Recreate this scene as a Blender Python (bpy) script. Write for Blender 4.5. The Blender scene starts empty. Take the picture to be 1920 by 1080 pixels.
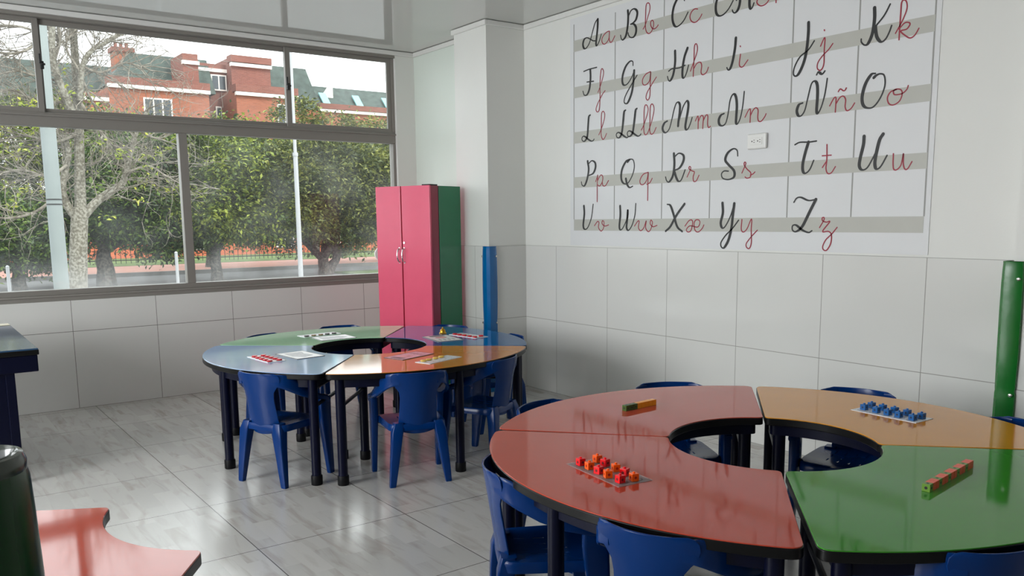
import bpy, bmesh, math, random
from mathutils import Vector, Matrix
random.seed(7)
S = bpy.context.scene
COL = S.collection
R_ = math.radians
PI = math.pi

# ------------------------------------------------------------------ camera
cam_data = bpy.data.cameras.new('camera')
cam = bpy.data.objects.new('camera', cam_data)
COL.objects.link(cam)
F, YAW, PITCH, ROLL = 1574.78, 0.63353, -0.14181, -0.01056
cam_data.sensor_width = 36.0
cam_data.lens = 36.0 * F / 1920.0
cam_data.shift_x = -6.54 / 1920.0
cam_data.shift_y = 95.55 / 1920.0
cam_data.clip_start = 0.05
cam_data.clip_end = 400
_f = Vector((math.sin(YAW) * math.cos(PITCH), math.cos(YAW) * math.cos(PITCH), math.sin(PITCH)))
_r = Vector((math.cos(YAW), -math.sin(YAW), 0))
_u = _r.cross(_f)
_r2 = _r * math.cos(ROLL) + _u * math.sin(ROLL)
_u2 = -_r * math.sin(ROLL) + _u * math.cos(ROLL)
cam.matrix_world = Matrix(((_r2.x, _u2.x, -_f.x, 0), (_r2.y, _u2.y, -_f.y, 0), (_r2.z, _u2.z, -_f.z, 1.4177), (0, 0, 0, 1)))
S.camera = cam

# ------------------------------------------------------------------ view, sky, sun, window portal, added lamp
S.view_settings.view_transform = 'Standard'
S.view_settings.look = 'None'
S.view_settings.gamma = 1.0
S.view_settings.use_curve_mapping = False
S.view_settings.exposure = 0.22
S.cycles.max_bounces = 10
S.cycles.diffuse_bounces = 5
S.cycles.transparent_max_bounces = 12
S.cycles.sample_clamp_indirect = 8.0

W = bpy.data.worlds.new('overcast_sky')
S.world = W
W.use_nodes = True
bg = W.node_tree.nodes['Background']
bg.inputs['Color'].default_value = (0.94, 0.97, 1.0, 1)
bg.inputs['Strength'].default_value = 2.9

sun_d = bpy.data.lights.new('sun', 'SUN')
sun_d.energy = 2.2
sun_d.angle = R_(12)
sun_d.color = (1.0, 0.95, 0.86)
sun = bpy.data.objects.new('sun', sun_d)
COL.objects.link(sun)
sun.rotation_euler = Vector((-0.25, 0.72, -0.72)).to_track_quat('-Z', 'Y').to_euler()
sun.location = (2, -10, 12)

def area(name, loc, direction, sx, sy, energy, color=(1, 1, 1), portal=False):
    d = bpy.data.lights.new(name, 'AREA')
    d.shape = 'RECTANGLE'
    d.size, d.size_y = sx, sy
    d.energy = energy
    d.color = color
    o = bpy.data.objects.new(name, d)
    COL.objects.link(o)
    o.location = loc
    o.rotation_euler = Vector(direction).to_track_quat('-Z', 'Z').to_euler()
    if portal:
        d.cycles.is_portal = True
    return o

area('window_portal', (0.4, 7.30, 1.9), (0, -1, 0), 7.4, 2.1, 1, portal=True)
area('left_fill_lamp', (-3.34, 3.6, 1.85), (1, 0, 0), 5.4, 1.9, 400, (0.96, 0.98, 1.0))  # added area lamp outside the unseen left opening, brightens the room

# ------------------------------------------------------------------ materials
def new_mat(name):
    m = bpy.data.materials.new(name)
    m.use_nodes = True
    nt = m.node_tree
    return m, nt, nt.nodes, nt.links, nt.nodes['Principled BSDF']

def srgb(r, g, b):
    def c(v):
        v /= 255.0
        return v / 12.92 if v <= 0.04045 else ((v + 0.055) / 1.055) ** 2.4
    return (c(r), c(g), c(b), 1)

def mat(name, col, rough=0.5, metal=0.0, spec=0.5, var=0.0, vscale=8.0, bump=0.0, bscale=40.0, coat=0.0):
    m, nt, N, L, p = new_mat(name)
    p.inputs['Base Color'].default_value = col
    p.inputs['Roughness'].default_value = rough
    p.inputs['Metallic'].default_value = metal
    p.inputs['Specular IOR Level'].default_value = spec
    p.inputs['Coat Weight'].default_value = coat
    if var or bump:
        tc = N.new('ShaderNodeTexCoord')
    if var:
        n = N.new('ShaderNodeTexNoise')
        n.inputs['Scale'].default_value = vscale
        n.inputs['Detail'].default_value = 4
        L.new(tc.outputs['Object'], n.inputs['Vector'])
        cr = N.new('ShaderNodeValToRGB')
        cr.color_ramp.elements[0].position = 0.3
        cr.color_ramp.elements[1].position = 0.7
        cr.color_ramp.elements[0].color = tuple(c * (1 - var) for c in col[:3]) + (1,)
        cr.color_ramp.elements[1].color = tuple(min(1, c * (1 + var)) for c in col[:3]) + (1,)
        L.new(n.outputs['Fac'], cr.inputs['Fac'])
        L.new(cr.outputs['Color'], p.inputs['Base Color'])
    if bump:
        n2 = N.new('ShaderNodeTexNoise')
        n2.inputs['Scale'].default_value = bscale
        n2.inputs['Detail'].default_value = 3
        L.new(tc.outputs['Object'], n2.inputs['Vector'])
        b = N.new('ShaderNodeBump')
        b.inputs['Strength'].default_value = bump
        b.inputs['Distance'].default_value = 0.01
        L.new(n2.outputs['Fac'], b.inputs['Height'])
        L.new(b.outputs['Normal'], p.inputs['Normal'])
    return m

def math_node(N, L, op, a, b=None):
    n = N.new('ShaderNodeMath')
    n.operation = op
    for i, v in enumerate((a, b)):
        if v is None:
            continue
        if isinstance(v, (int, float)):
            n.inputs[i].default_value = v
        else:
            L.new(v, n.inputs[i])
    return n.outputs[0]

def joint_mask(N, L, coord, off, size, g):
    t = math_node(N, L, 'SUBTRACT', coord, off - g)
    t = math_node(N, L, 'DIVIDE', t, size)
    t = math_node(N, L, 'FRACT', t)
    return math_node(N, L, 'LESS_THAN', t, 2 * g / size)

def tile_mat(name, col, grout, axis, off, size, zoff, zsize, rough=0.16, g=0.002):
    m, nt, N, L, p = new_mat(name)
    geo = N.new('ShaderNodeNewGeometry')
    sep = N.new('ShaderNodeSeparateXYZ')
    L.new(geo.outputs['Position'], sep.inputs[0])
    a = joint_mask(N, L, sep.outputs[axis], off, size, g)
    b = joint_mask(N, L, sep.outputs['Z'], zoff, zsize, g)
    mk = math_node(N, L, 'MAXIMUM', a, b)
    no = N.new('ShaderNodeTexNoise')
    no.inputs['Scale'].default_value = 2.2
    L.new(geo.outputs['Position'], no.inputs['Vector'])
    cr = N.new('ShaderNodeValToRGB')
    cr.color_ramp.elements[0].color = tuple(c * 0.95 for c in col[:3]) + (1,)
    cr.color_ramp.elements[1].color = col
    L.new(no.outputs['Fac'], cr.inputs['Fac'])
    mx = N.new('ShaderNodeMixRGB')
    L.new(mk, mx.inputs['Fac'])
    L.new(cr.outputs['Color'], mx.inputs['Color1'])
    mx.inputs['Color2'].default_value = grout
    L.new(mx.outputs['Color'], p.inputs['Base Color'])
    r = math_node(N, L, 'MULTIPLY', mk, 0.5)
    r = math_node(N, L, 'ADD', r, rough)
    L.new(r, p.inputs['Roughness'])
    bp = N.new('ShaderNodeBump')
    bp.invert = True
    bp.inputs['Strength'].default_value = 0.5
    bp.inputs['Distance'].default_value = 0.003
    L.new(mk, bp.inputs['Height'])
    L.new(bp.outputs['Normal'], p.inputs['Normal'])
    return m

def floor_mat():
    m, nt, N, L, p = new_mat('floor_tile')
    geo = N.new('ShaderNodeNewGeometry')
    sep = N.new('ShaderNodeSeparateXYZ')
    L.new(geo.outputs['Position'], sep.inputs[0])
    X, Y = sep.outputs['X'], sep.outputs['Y']
    a = joint_mask(N, L, X, 1.1624, 0.7252, 0.0022)
    b = joint_mask(N, L, Y, 4.9239, 0.7146, 0.0022)
    mk = math_node(N, L, 'MAXIMUM', a, b)
    # short printed wood strips running along y
    ix = math_node(N, L, 'FLOOR', math_node(N, L, 'DIVIDE', math_node(N, L, 'SUBTRACT', X, 1.1624), 0.0907))
    off = math_node(N, L, 'MULTIPLY', ix, 0.371)
    iy = math_node(N, L, 'FLOOR', math_node(N, L, 'ADD', math_node(N, L, 'DIVIDE', Y, 0.36), off))
    cmb = N.new('ShaderNodeCombineXYZ')
    L.new(ix, cmb.inputs[0]); L.new(iy, cmb.inputs[1])
    wn = N.new('ShaderNodeTexWhiteNoise')
    L.new(cmb.outputs[0], wn.inputs['Vector'])
    mp = N.new('ShaderNodeMapping')
    mp.inputs['Scale'].default_value = (16, 2.6, 1)
    L.new(geo.outputs['Position'], mp.inputs['Vector'])
    ad = N.new('ShaderNodeVectorMath'); ad.operation = 'ADD'
    L.new(mp.outputs[0], ad.inputs[0])
    sc = N.new('ShaderNodeVectorMath'); sc.operation = 'SCALE'
    L.new(wn.outputs['Color'], sc.inputs[0]); sc.inputs['Scale'].default_value = 30
    L.new(sc.outputs[0], ad.inputs[1])
    no = N.new('ShaderNodeTexNoise')
    no.inputs['Scale'].default_value = 1.0
    no.inputs['Detail'].default_value = 5
    no.inputs['Distortion'].default_value = 0.8
    L.new(ad.outputs[0], no.inputs['Vector'])
    cr = N.new('ShaderNodeValToRGB')
    e = cr.color_ramp.elements
    e[0].position = 0.28; e[0].color = srgb(176, 170, 163)
    e[1].position = 0.5; e[1].color = srgb(198, 196, 192)
    L.new(no.outputs['Fac'], cr.inputs['Fac'])
    tint = N.new('ShaderNodeMixRGB'); tint.blend_type = 'MULTIPLY'
    vv = math_node(N, L, 'ADD', math_node(N, L, 'MULTIPLY', wn.outputs['Value'], 0.13), 0.87)
    cc = N.new('ShaderNodeCombineXYZ')
    for i in range(3):
        L.new(vv, cc.inputs[i])
    tint.inputs['Fac'].default_value = 1
    L.new(cr.outputs['Color'], tint.inputs['Color1']); L.new(cc.outputs[0], tint.inputs['Color2'])
    mx = N.new('ShaderNodeMixRGB')
    L.new(mk, mx.inputs['Fac'])
    L.new(tint.outputs['Color'], mx.inputs['Color1'])
    mx.inputs['Color2'].default_value = srgb(92, 88, 84)
    L.new(mx.outputs['Color'], p.inputs['Base Color'])
    n2 = N.new('ShaderNodeTexNoise'); n2.inputs['Scale'].default_value = 55; n2.inputs['Detail'].default_value = 2
    L.new(geo.outputs['Position'], n2.inputs['Vector'])
    h = math_node(N, L, 'SUBTRACT', math_node(N, L, 'MULTIPLY', n2.outputs['Fac'], 0.12), mk)
    bp = N.new('ShaderNodeBump'); bp.inputs['Strength'].default_value = 0.35; bp.inputs['Distance'].default_value = 0.002
    L.new(h, bp.inputs['Height']); L.new(bp.outputs['Normal'], p.inputs['Normal'])
    p.inputs['Roughness'].default_value = 0.18
    p.inputs['Specular IOR Level'].default_value = 1.0
    return m

def glass_mat():
    m, nt, N, L, p = new_mat('window_glass')
    N.remove(p)
    out = N['Material Output']
    tr = N.new('ShaderNodeBsdfTransparent'); tr.inputs['Color'].default_value = (0.96, 0.98, 0.97, 1)
    gl = N.new('ShaderNodeBsdfGlossy'); gl.inputs['Roughness'].default_value = 0.03
    fr = N.new('ShaderNodeFresnel'); fr.inputs['IOR'].default_value = 1.45
    dust = N.new('ShaderNodeBsdfTranslucent'); dust.inputs['Color'].default_value = (0.9, 0.92, 0.92, 1)
    geo = N.new('ShaderNodeNewGeometry')
    no = N.new('ShaderNodeTexNoise'); no.inputs['Scale'].default_value = 3.0; no.inputs['Detail'].default_value = 6
    L.new(geo.outputs['Position'], no.inputs['Vector'])
    mr = N.new('ShaderNodeMapRange')
    mr.inputs['From Min'].default_value = 0.4; mr.inputs['From Max'].default_value = 0.75
    mr.inputs['To Min'].default_value = 0.010; mr.inputs['To Max'].default_value = 0.045
    L.new(no.outputs['Fac'], mr.inputs['Value'])
    # more grime towards the lower rail of the glass
    sep = N.new('ShaderNodeSeparateXYZ'); L.new(geo.outputs['Position'], sep.inputs[0])
    m2 = N.new('ShaderNodeMapRange')
    m2.inputs['From Min'].default_value = 0.92; m2.inputs['From Max'].default_value = 1.2
    m2.inputs['To Min'].default_value = 4.0; m2.inputs['To Max'].default_value = 1.0
    L.new(sep.outputs['Z'], m2.inputs['Value'])
    fac = math_node(N, L, 'MULTIPLY', mr.outputs[0], m2.outputs[0])
    mix = N.new('ShaderNodeMixShader')
    L.new(fac, mix.inputs[0]); L.new(tr.outputs[0], mix.inputs[1]); L.new(dust.outputs[0], mix.inputs[2])
    mix2 = N.new('ShaderNodeMixShader')
    f2 = math_node(N, L, 'MULTIPLY', fr.outputs[0], 0.6)
    L.new(f2, mix2.inputs[0]); L.new(mix.outputs[0], mix2.inputs[1]); L.new(gl.outputs[0], mix2.inputs[2])
    L.new(mix2.outputs[0], out.inputs['Surface'])
    return m

def clear_mat(name, tint, a=0.35):
    m, nt, N, L, p = new_mat(name)
    out = N['Material Output']
    p.inputs['Base Color'].default_value = tint
    p.inputs['Roughness'].default_value = 0.12
    tr = N.new('ShaderNodeBsdfTransparent')
    mix = N.new('ShaderNodeMixShader'); mix.inputs[0].default_value = a
    L.new(tr.outputs[0], mix.inputs[1]); L.new(p.outputs[0], mix.inputs[2])
    L.new(mix.outputs[0], out.inputs['Surface'])
    return m

def leaf_mat(name, c0, c1, c2):
    m, nt, N, L, p = new_mat(name)
    tc = N.new('ShaderNodeNewGeometry')
    no = N.new('ShaderNodeTexNoise'); no.inputs['Scale'].default_value = 0.9; no.inputs['Detail'].default_value = 3
    L.new(tc.outputs['Position'], no.inputs['Vector'])
    mx = math_node(N, L, 'ADD', math_node(N, L, 'MULTIPLY', tc.outputs['Random Per Island'], 0.45), math_node(N, L, 'MULTIPLY', no.outputs['Fac'], 0.75))
    cr = N.new('ShaderNodeValToRGB')
    e = cr.color_ramp.elements
    e[0].position = 0.35; e[0].color = c0
    e[1].position = 0.85; e[1].color = c2
    k = e.new(0.6); k.color = c1
    L.new(mx, cr.inputs['Fac'])
    L.new(cr.outputs['Color'], p.inputs['Base Color'])
    p.inputs['Roughness'].default_value = 0.5
    tl = N.new('ShaderNodeBsdfTranslucent'); L.new(cr.outputs['Color'], tl.inputs['Color'])
    mix = N.new('ShaderNodeMixShader'); mix.inputs[0].default_value = 0.3
    L.new(p.outputs[0], mix.inputs[1]); L.new(tl.outputs[0], mix.inputs[2])
    L.new(mix.outputs[0], N['Material Output'].inputs['Surface'])
    return m

def brick_mat(name, c1, c2, mortar):
    m, nt, N, L, p = new_mat(name)
    tc = N.new('ShaderNodeNewGeometry')
    sep = N.new('ShaderNodeSeparateXYZ'); L.new(tc.outputs['Position'], sep.inputs[0])
    cmb = N.new('ShaderNodeCombineXYZ')
    L.new(math_node(N, L, 'ADD', sep.outputs['X'], sep.outputs['Y']), cmb.inputs[0]); L.new(sep.outputs['Z'], cmb.inputs[1])
    br = N.new('ShaderNodeTexBrick')
    br.inputs['Color1'].default_value = c1; br.inputs['Color2'].default_value = c2; br.inputs['Mortar'].default_value = mortar
    br.inputs['Scale'].default_value = 1.0
    br.inputs['Brick Width'].default_value = 0.25; br.inputs['Row Height'].default_value = 0.075; br.inputs['Mortar Size'].default_value = 0.008
    L.new(cmb.outputs[0], br.inputs['Vector'])
    no = N.new('ShaderNodeTexNoise'); no.inputs['Scale'].default_value = 1.3; no.inputs['Detail'].default_value = 5
    L.new(tc.outputs['Position'], no.inputs['Vector'])
    mx = N.new('ShaderNodeMixRGB'); mx.blend_type = 'MULTIPLY'; mx.inputs['Fac'].default_value = 0.5
    L.new(br.outputs['Color'], mx.inputs['Color1'])
    cr = N.new('ShaderNodeValToRGB'); cr.color_ramp.elements[0].color = (0.6, 0.55, 0.55, 1); cr.color_ramp.elements[1].color = (1, 1, 1, 1)
    L.new(no.outputs['Fac'], cr.inputs['Fac']); L.new(cr.outputs['Color'], mx.inputs['Color2'])
    L.new(mx.outputs['Color'], p.inputs['Base Color'])
    p.inputs['Roughness'].default_value = 0.9
    return m

def bark_mat(name, c0, c1, scale=14):
    m, nt, N, L, p = new_mat(name)
    tc = N.new('ShaderNodeNewGeometry')
    no = N.new('ShaderNodeTexNoise'); no.inputs['Scale'].default_value = scale; no.inputs['Detail'].default_value = 6
    L.new(tc.outputs['Position'], no.inputs['Vector'])
    cr = N.new('ShaderNodeValToRGB'); cr.color_ramp.elements[0].position = 0.42; cr.color_ramp.elements[1].position = 0.6
    cr.color_ramp.elements[0].color = c0; cr.color_ramp.elements[1].color = c1
    L.new(no.outputs['Fac'], cr.inputs['Fac']); L.new(cr.outputs['Color'], p.inputs['Base Color'])
    p.inputs['Roughness'].default_value = 0.9
    return m

M = {}
M['paint'] = mat('white_wall_paint', (0.74, 0.745, 0.71, 1), 0.5, var=0.02, vscale=1.5, bump=0.05, bscale=120)
M['paint_bounce'] = mat('bounce_tinted_wall_paint', (0.68, 0.745, 0.68, 1), 0.5, var=0.02, vscale=1.5, bump=0.05, bscale=120)  # wall paint with green bounced light mixed into its colour
M['back_paint'] = mat('darkened_back_wall_paint', (0.30, 0.31, 0.33, 1), 0.6, var=0.03)  # unseen wall, its colour darkened to cut the frontal fill light
M['ceiling'] = mat('glossy_ceiling_panel', (0.60, 0.61, 0.58, 1), 0.035, spec=0.6, bump=0.012, bscale=1.6)
M['tile_r'] = tile_mat('white_wall_tile_right', (0.70, 0.70, 0.67, 1), srgb(150, 148, 142), 'Y', 5.2465, 0.603, 0.0, 0.6)
M['tile_w'] = tile_mat('white_wall_tile_window', (0.70, 0.70, 0.67, 1), srgb(120, 118, 112), 'X', 1.0483, 0.6127, 0.0, 0.6, rough=0.27)
M['tile_edge'] = mat('tile_edge', (0.72, 0.72, 0.69, 1), 0.2)
M['floor'] = floor_mat()
M['glass'] = glass_mat()
M['alu'] = mat('grey_window_aluminium', srgb(132, 128, 122), 0.4, metal=0.0, bump=0.03, bscale=200)
M['latch'] = mat('black_latch_plastic', (0.015, 0.015, 0.015, 1), 0.4, bump=0.02)
M['board'] = mat('poster_vinyl', (0.70, 0.71, 0.715, 1), 0.42, var=0.015, vscale=3)
M['stripe'] = mat('poster_grey_stripe', srgb(184, 184, 176), 0.42, var=0.02)
M['line'] = mat('poster_grid_line', srgb(150, 150, 146), 0.45, var=0.02)
M['ink'] = mat('black_letter_ink', (0.008, 0.008, 0.008, 1), 0.45, var=0.1)
M['red_ink'] = mat('crimson_letter_ink', srgb(150, 22, 48), 0.45, var=0.05)
M['navy'] = mat('navy_painted_steel', srgb(3, 6, 32), 0.34, spec=0.2, var=0.05, bump=0.02, bscale=150)
M['rubber'] = mat('black_rubber', (0.004, 0.004, 0.005, 1), 0.5, spec=0.2, bump=0.03)
M['edge'] = mat('black_edge_band', (0.004, 0.004, 0.004, 1), 0.3, spec=0.25, bump=0.02)
def laminate(name, col, sp=0.5):
    return mat(name, col, 0.06, spec=sp, var=0.03, vscale=5, bump=0.010, bscale=7)
M['lam_red'] = laminate('coral_red_laminate', srgb(184, 70, 50), .27)
M['lam_red_gloss'] = laminate('coral_red_gloss_laminate', srgb(192, 76, 56), .62)
M['lam_yellow'] = laminate('ochre_yellow_laminate', srgb(212, 142, 36), .27)
M['lam_green'] = laminate('leaf_green_laminate', srgb(58, 138, 38), .27)
M['lam_orange'] = laminate('orange_laminate', srgb(204, 126, 18), .8)
M['lam_blue'] = laminate('blue_laminate', srgb(8, 92, 150), .6)
M['lam_mint'] = laminate('mint_green_laminate', srgb(160, 212, 172), 1.0)  # base lightened, window reflection put into the green
M['lam_sky'] = laminate('sky_blue_laminate', srgb(160, 190, 228), 1.0)  # blue base also lightened to carry the window's reflection
M['chair'] = mat('blue_moulded_plastic', srgb(0, 47, 108), 0.22, spec=0.25, var=0.05, vscale=6, bump=0.015, bscale=60)
M['pink'] = mat('pink_gloss_paint', srgb(232, 92, 122), 0.15, var=0.02, bump=0.012, bscale=6)
M['pink_dark'] = mat('dark_pink_paint', srgb(150, 40, 66), 0.3, var=0.04)
M['cab_green'] = mat('green_gloss_paint', srgb(14, 120, 78), 0.25, var=0.04, bump=0.01)
M['chrome'] = mat('chrome', (0.8, 0.8, 0.8, 1), 0.12, metal=1.0, bump=0.01)
M['vinyl_blue'] = mat('blue_padded_vinyl', srgb(0, 100, 166), 0.2, var=0.05, bump=0.12, bscale=14)
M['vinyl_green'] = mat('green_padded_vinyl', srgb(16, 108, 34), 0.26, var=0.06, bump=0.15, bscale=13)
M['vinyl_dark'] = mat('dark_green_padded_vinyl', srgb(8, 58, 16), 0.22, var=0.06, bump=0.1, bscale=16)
M['foam'] = mat('grey_foam', srgb(70, 78, 70), 0.12, var=0.1)
M['snap'] = mat('steel_snap', (0.7, 0.7, 0.66, 1), 0.25, metal=0.9, bump=0.02)
M['outlet'] = mat('outlet_plastic', (0.78, 0.78, 0.75, 1), 0.3, var=0.01)
M['hole'] = mat('dark_slot', (0.01, 0.01, 0.01, 1), 0.6, var=0.05)
M['white_board'] = mat('white_cutout_paint', (0.85, 0.85, 0.83, 1), 0.4, var=0.02)
M['desk_top'] = mat('dark_blue_laminate', srgb(40, 70, 100), 0.1, var=0.1, vscale=4, bump=0.02, bscale=9)
M['paper'] = mat('white_paper', (0.8, 0.8, 0.79, 1), 0.3, var=0.02)
M['print_grey'] = mat('grey_print', srgb(150, 148, 150), 0.3, var=0.3, vscale=60)
M['print_dark'] = mat('dark_print', srgb(70, 68, 70), 0.35, var=0.3, vscale=60)
M['print_pink'] = mat('pink_print', srgb(214, 150, 150), 0.3, var=0.2, vscale=40)
M['paper_pink'] = mat('pinkish_card', srgb(226, 178, 186), 0.25, var=0.03)
M['paper_cream'] = mat('cream_paper', srgb(222, 214, 186), 0.35, var=0.03)
M['disc_red'] = mat('red_counter', srgb(196, 22, 40), 0.3, var=0.04)
M['disc_tan'] = mat('tan_counter', srgb(128, 106, 70), 0.35, var=0.1)
M['disc_dark'] = mat('dark_counter', srgb(62, 58, 56), 0.35, var=0.1)
M['disc_yellow'] = mat('yellow_counter', srgb(230, 190, 84), 0.3, var=0.05)
M['gold'] = mat('brass', srgb(196, 150, 50), 0.28, metal=0.9, var=0.05)
M['mat_clear'] = clear_mat('clear_plastic_sheet', (0.75, 0.76, 0.76, 1), 0.28)
M['mat_white'] = mat('white_plastic_sheet', (0.78, 0.80, 0.82, 1), 0.25, var=0.02)
M['cube_red'] = mat('red_cube_plastic', srgb(240, 8, 22), 0.28, var=0.03)
M['cube_orange'] = mat('orange_cube_plastic', srgb(255, 96, 4), 0.28, var=0.03)
M['cube_coral'] = mat('coral_orange_cube_plastic', srgb(240, 74, 26), 0.28, var=0.03)
M['cube_blue'] = mat('blue_cube_plastic', srgb(10, 92, 160), 0.3, var=0.03)
M['cube_lime'] = mat('lime_cube_plastic', srgb(96, 140, 10), 0.3, var=0.03)
M['cube_green'] = mat('dark_green_cube_plastic', srgb(62, 92, 18), 0.3, var=0.03)
M['cube_yellow'] = mat('amber_cube_plastic', srgb(250, 160, 14), 0.28, var=0.03)
for k_, c_ in (('red', (110, 0, 6)), ('orange', (170, 30, 0)), ('blue', (2, 34, 74))):
    M['hole_' + k_] = mat(k_ + '_cube_socket', srgb(*c_), 0.5, var=0.05)
# outside
M['asphalt'] = mat('asphalt', srgb(112, 112, 112), 0.9, var=0.1, vscale=3)
M['pavers'] = mat('pink_pavers', srgb(186, 138, 124), 0.9, var=0.1, vscale=4)
M['kerb'] = mat('concrete_kerb', srgb(118, 116, 112), 0.9, var=0.1)
M['grass'] = mat('lawn', srgb(86, 108, 52), 0.95, var=0.25, vscale=2)
M['concrete'] = mat('pale_concrete', srgb(128, 136, 135), 0.8, var=0.05, vscale=3)
M['iron'] = mat('dark_iron', (0.02, 0.02, 0.02, 1), 0.5, var=0.05)
M['white_metal'] = mat('white_painted_metal', srgb(158, 160, 162), 0.45, var=0.03)
M['brick'] = brick_mat('orange_red_brick', srgb(160, 92, 66), srgb(144, 80, 56), srgb(144, 108, 90))
M['brick_dk'] = brick_mat('shaded_dark_brick', srgb(134, 82, 70), srgb(120, 72, 62), srgb(128, 98, 88))  # darker brick, shade on the set-back block put into its colour
M['brick_or'] = brick_mat('orange_brick', srgb(214, 112, 70), srgb(200, 100, 62), srgb(190, 120, 90))
M['band'] = mat('white_cornice', srgb(226, 220, 212), 0.7, var=0.04)
M['slate'] = mat('green_slate', srgb(56, 68, 63), 0.75, var=0.4, vscale=2.2)
M['win_dk'] = mat('dark_window_pane', srgb(58, 66, 72), 0.15, var=0.2, vscale=2)
M['skyl'] = mat('teal_skylight_glass', srgb(120, 168, 168), 0.15, var=0.1)
M['leaf_a'] = leaf_mat('leaf_dark_evergreen', srgb(26, 42, 20), srgb(56, 82, 34), srgb(118, 142, 56))
M['leaf_b'] = leaf_mat('leaf_mid_green', srgb(34, 50, 20), srgb(78, 98, 36), srgb(160, 170, 62))
M['leaf_c'] = leaf_mat('leaf_olive', srgb(42, 54, 26), srgb(80, 92, 42), srgb(142, 144, 68))
M['leaf_y'] = leaf_mat('leaf_young_yellow', srgb(96, 112, 34), srgb(140, 156, 50), srgb(190, 190, 80))
M['bark'] = bark_mat('dark_bark', srgb(40, 36, 32), srgb(84, 78, 70))
M['lichen'] = bark_mat('lichen_bark', srgb(96, 91, 79), srgb(140, 137, 126), 22)
M['twig'] = bark_mat('pale_twig_bark', srgb(100, 93, 82), srgb(140, 134, 123), 9)

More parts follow.
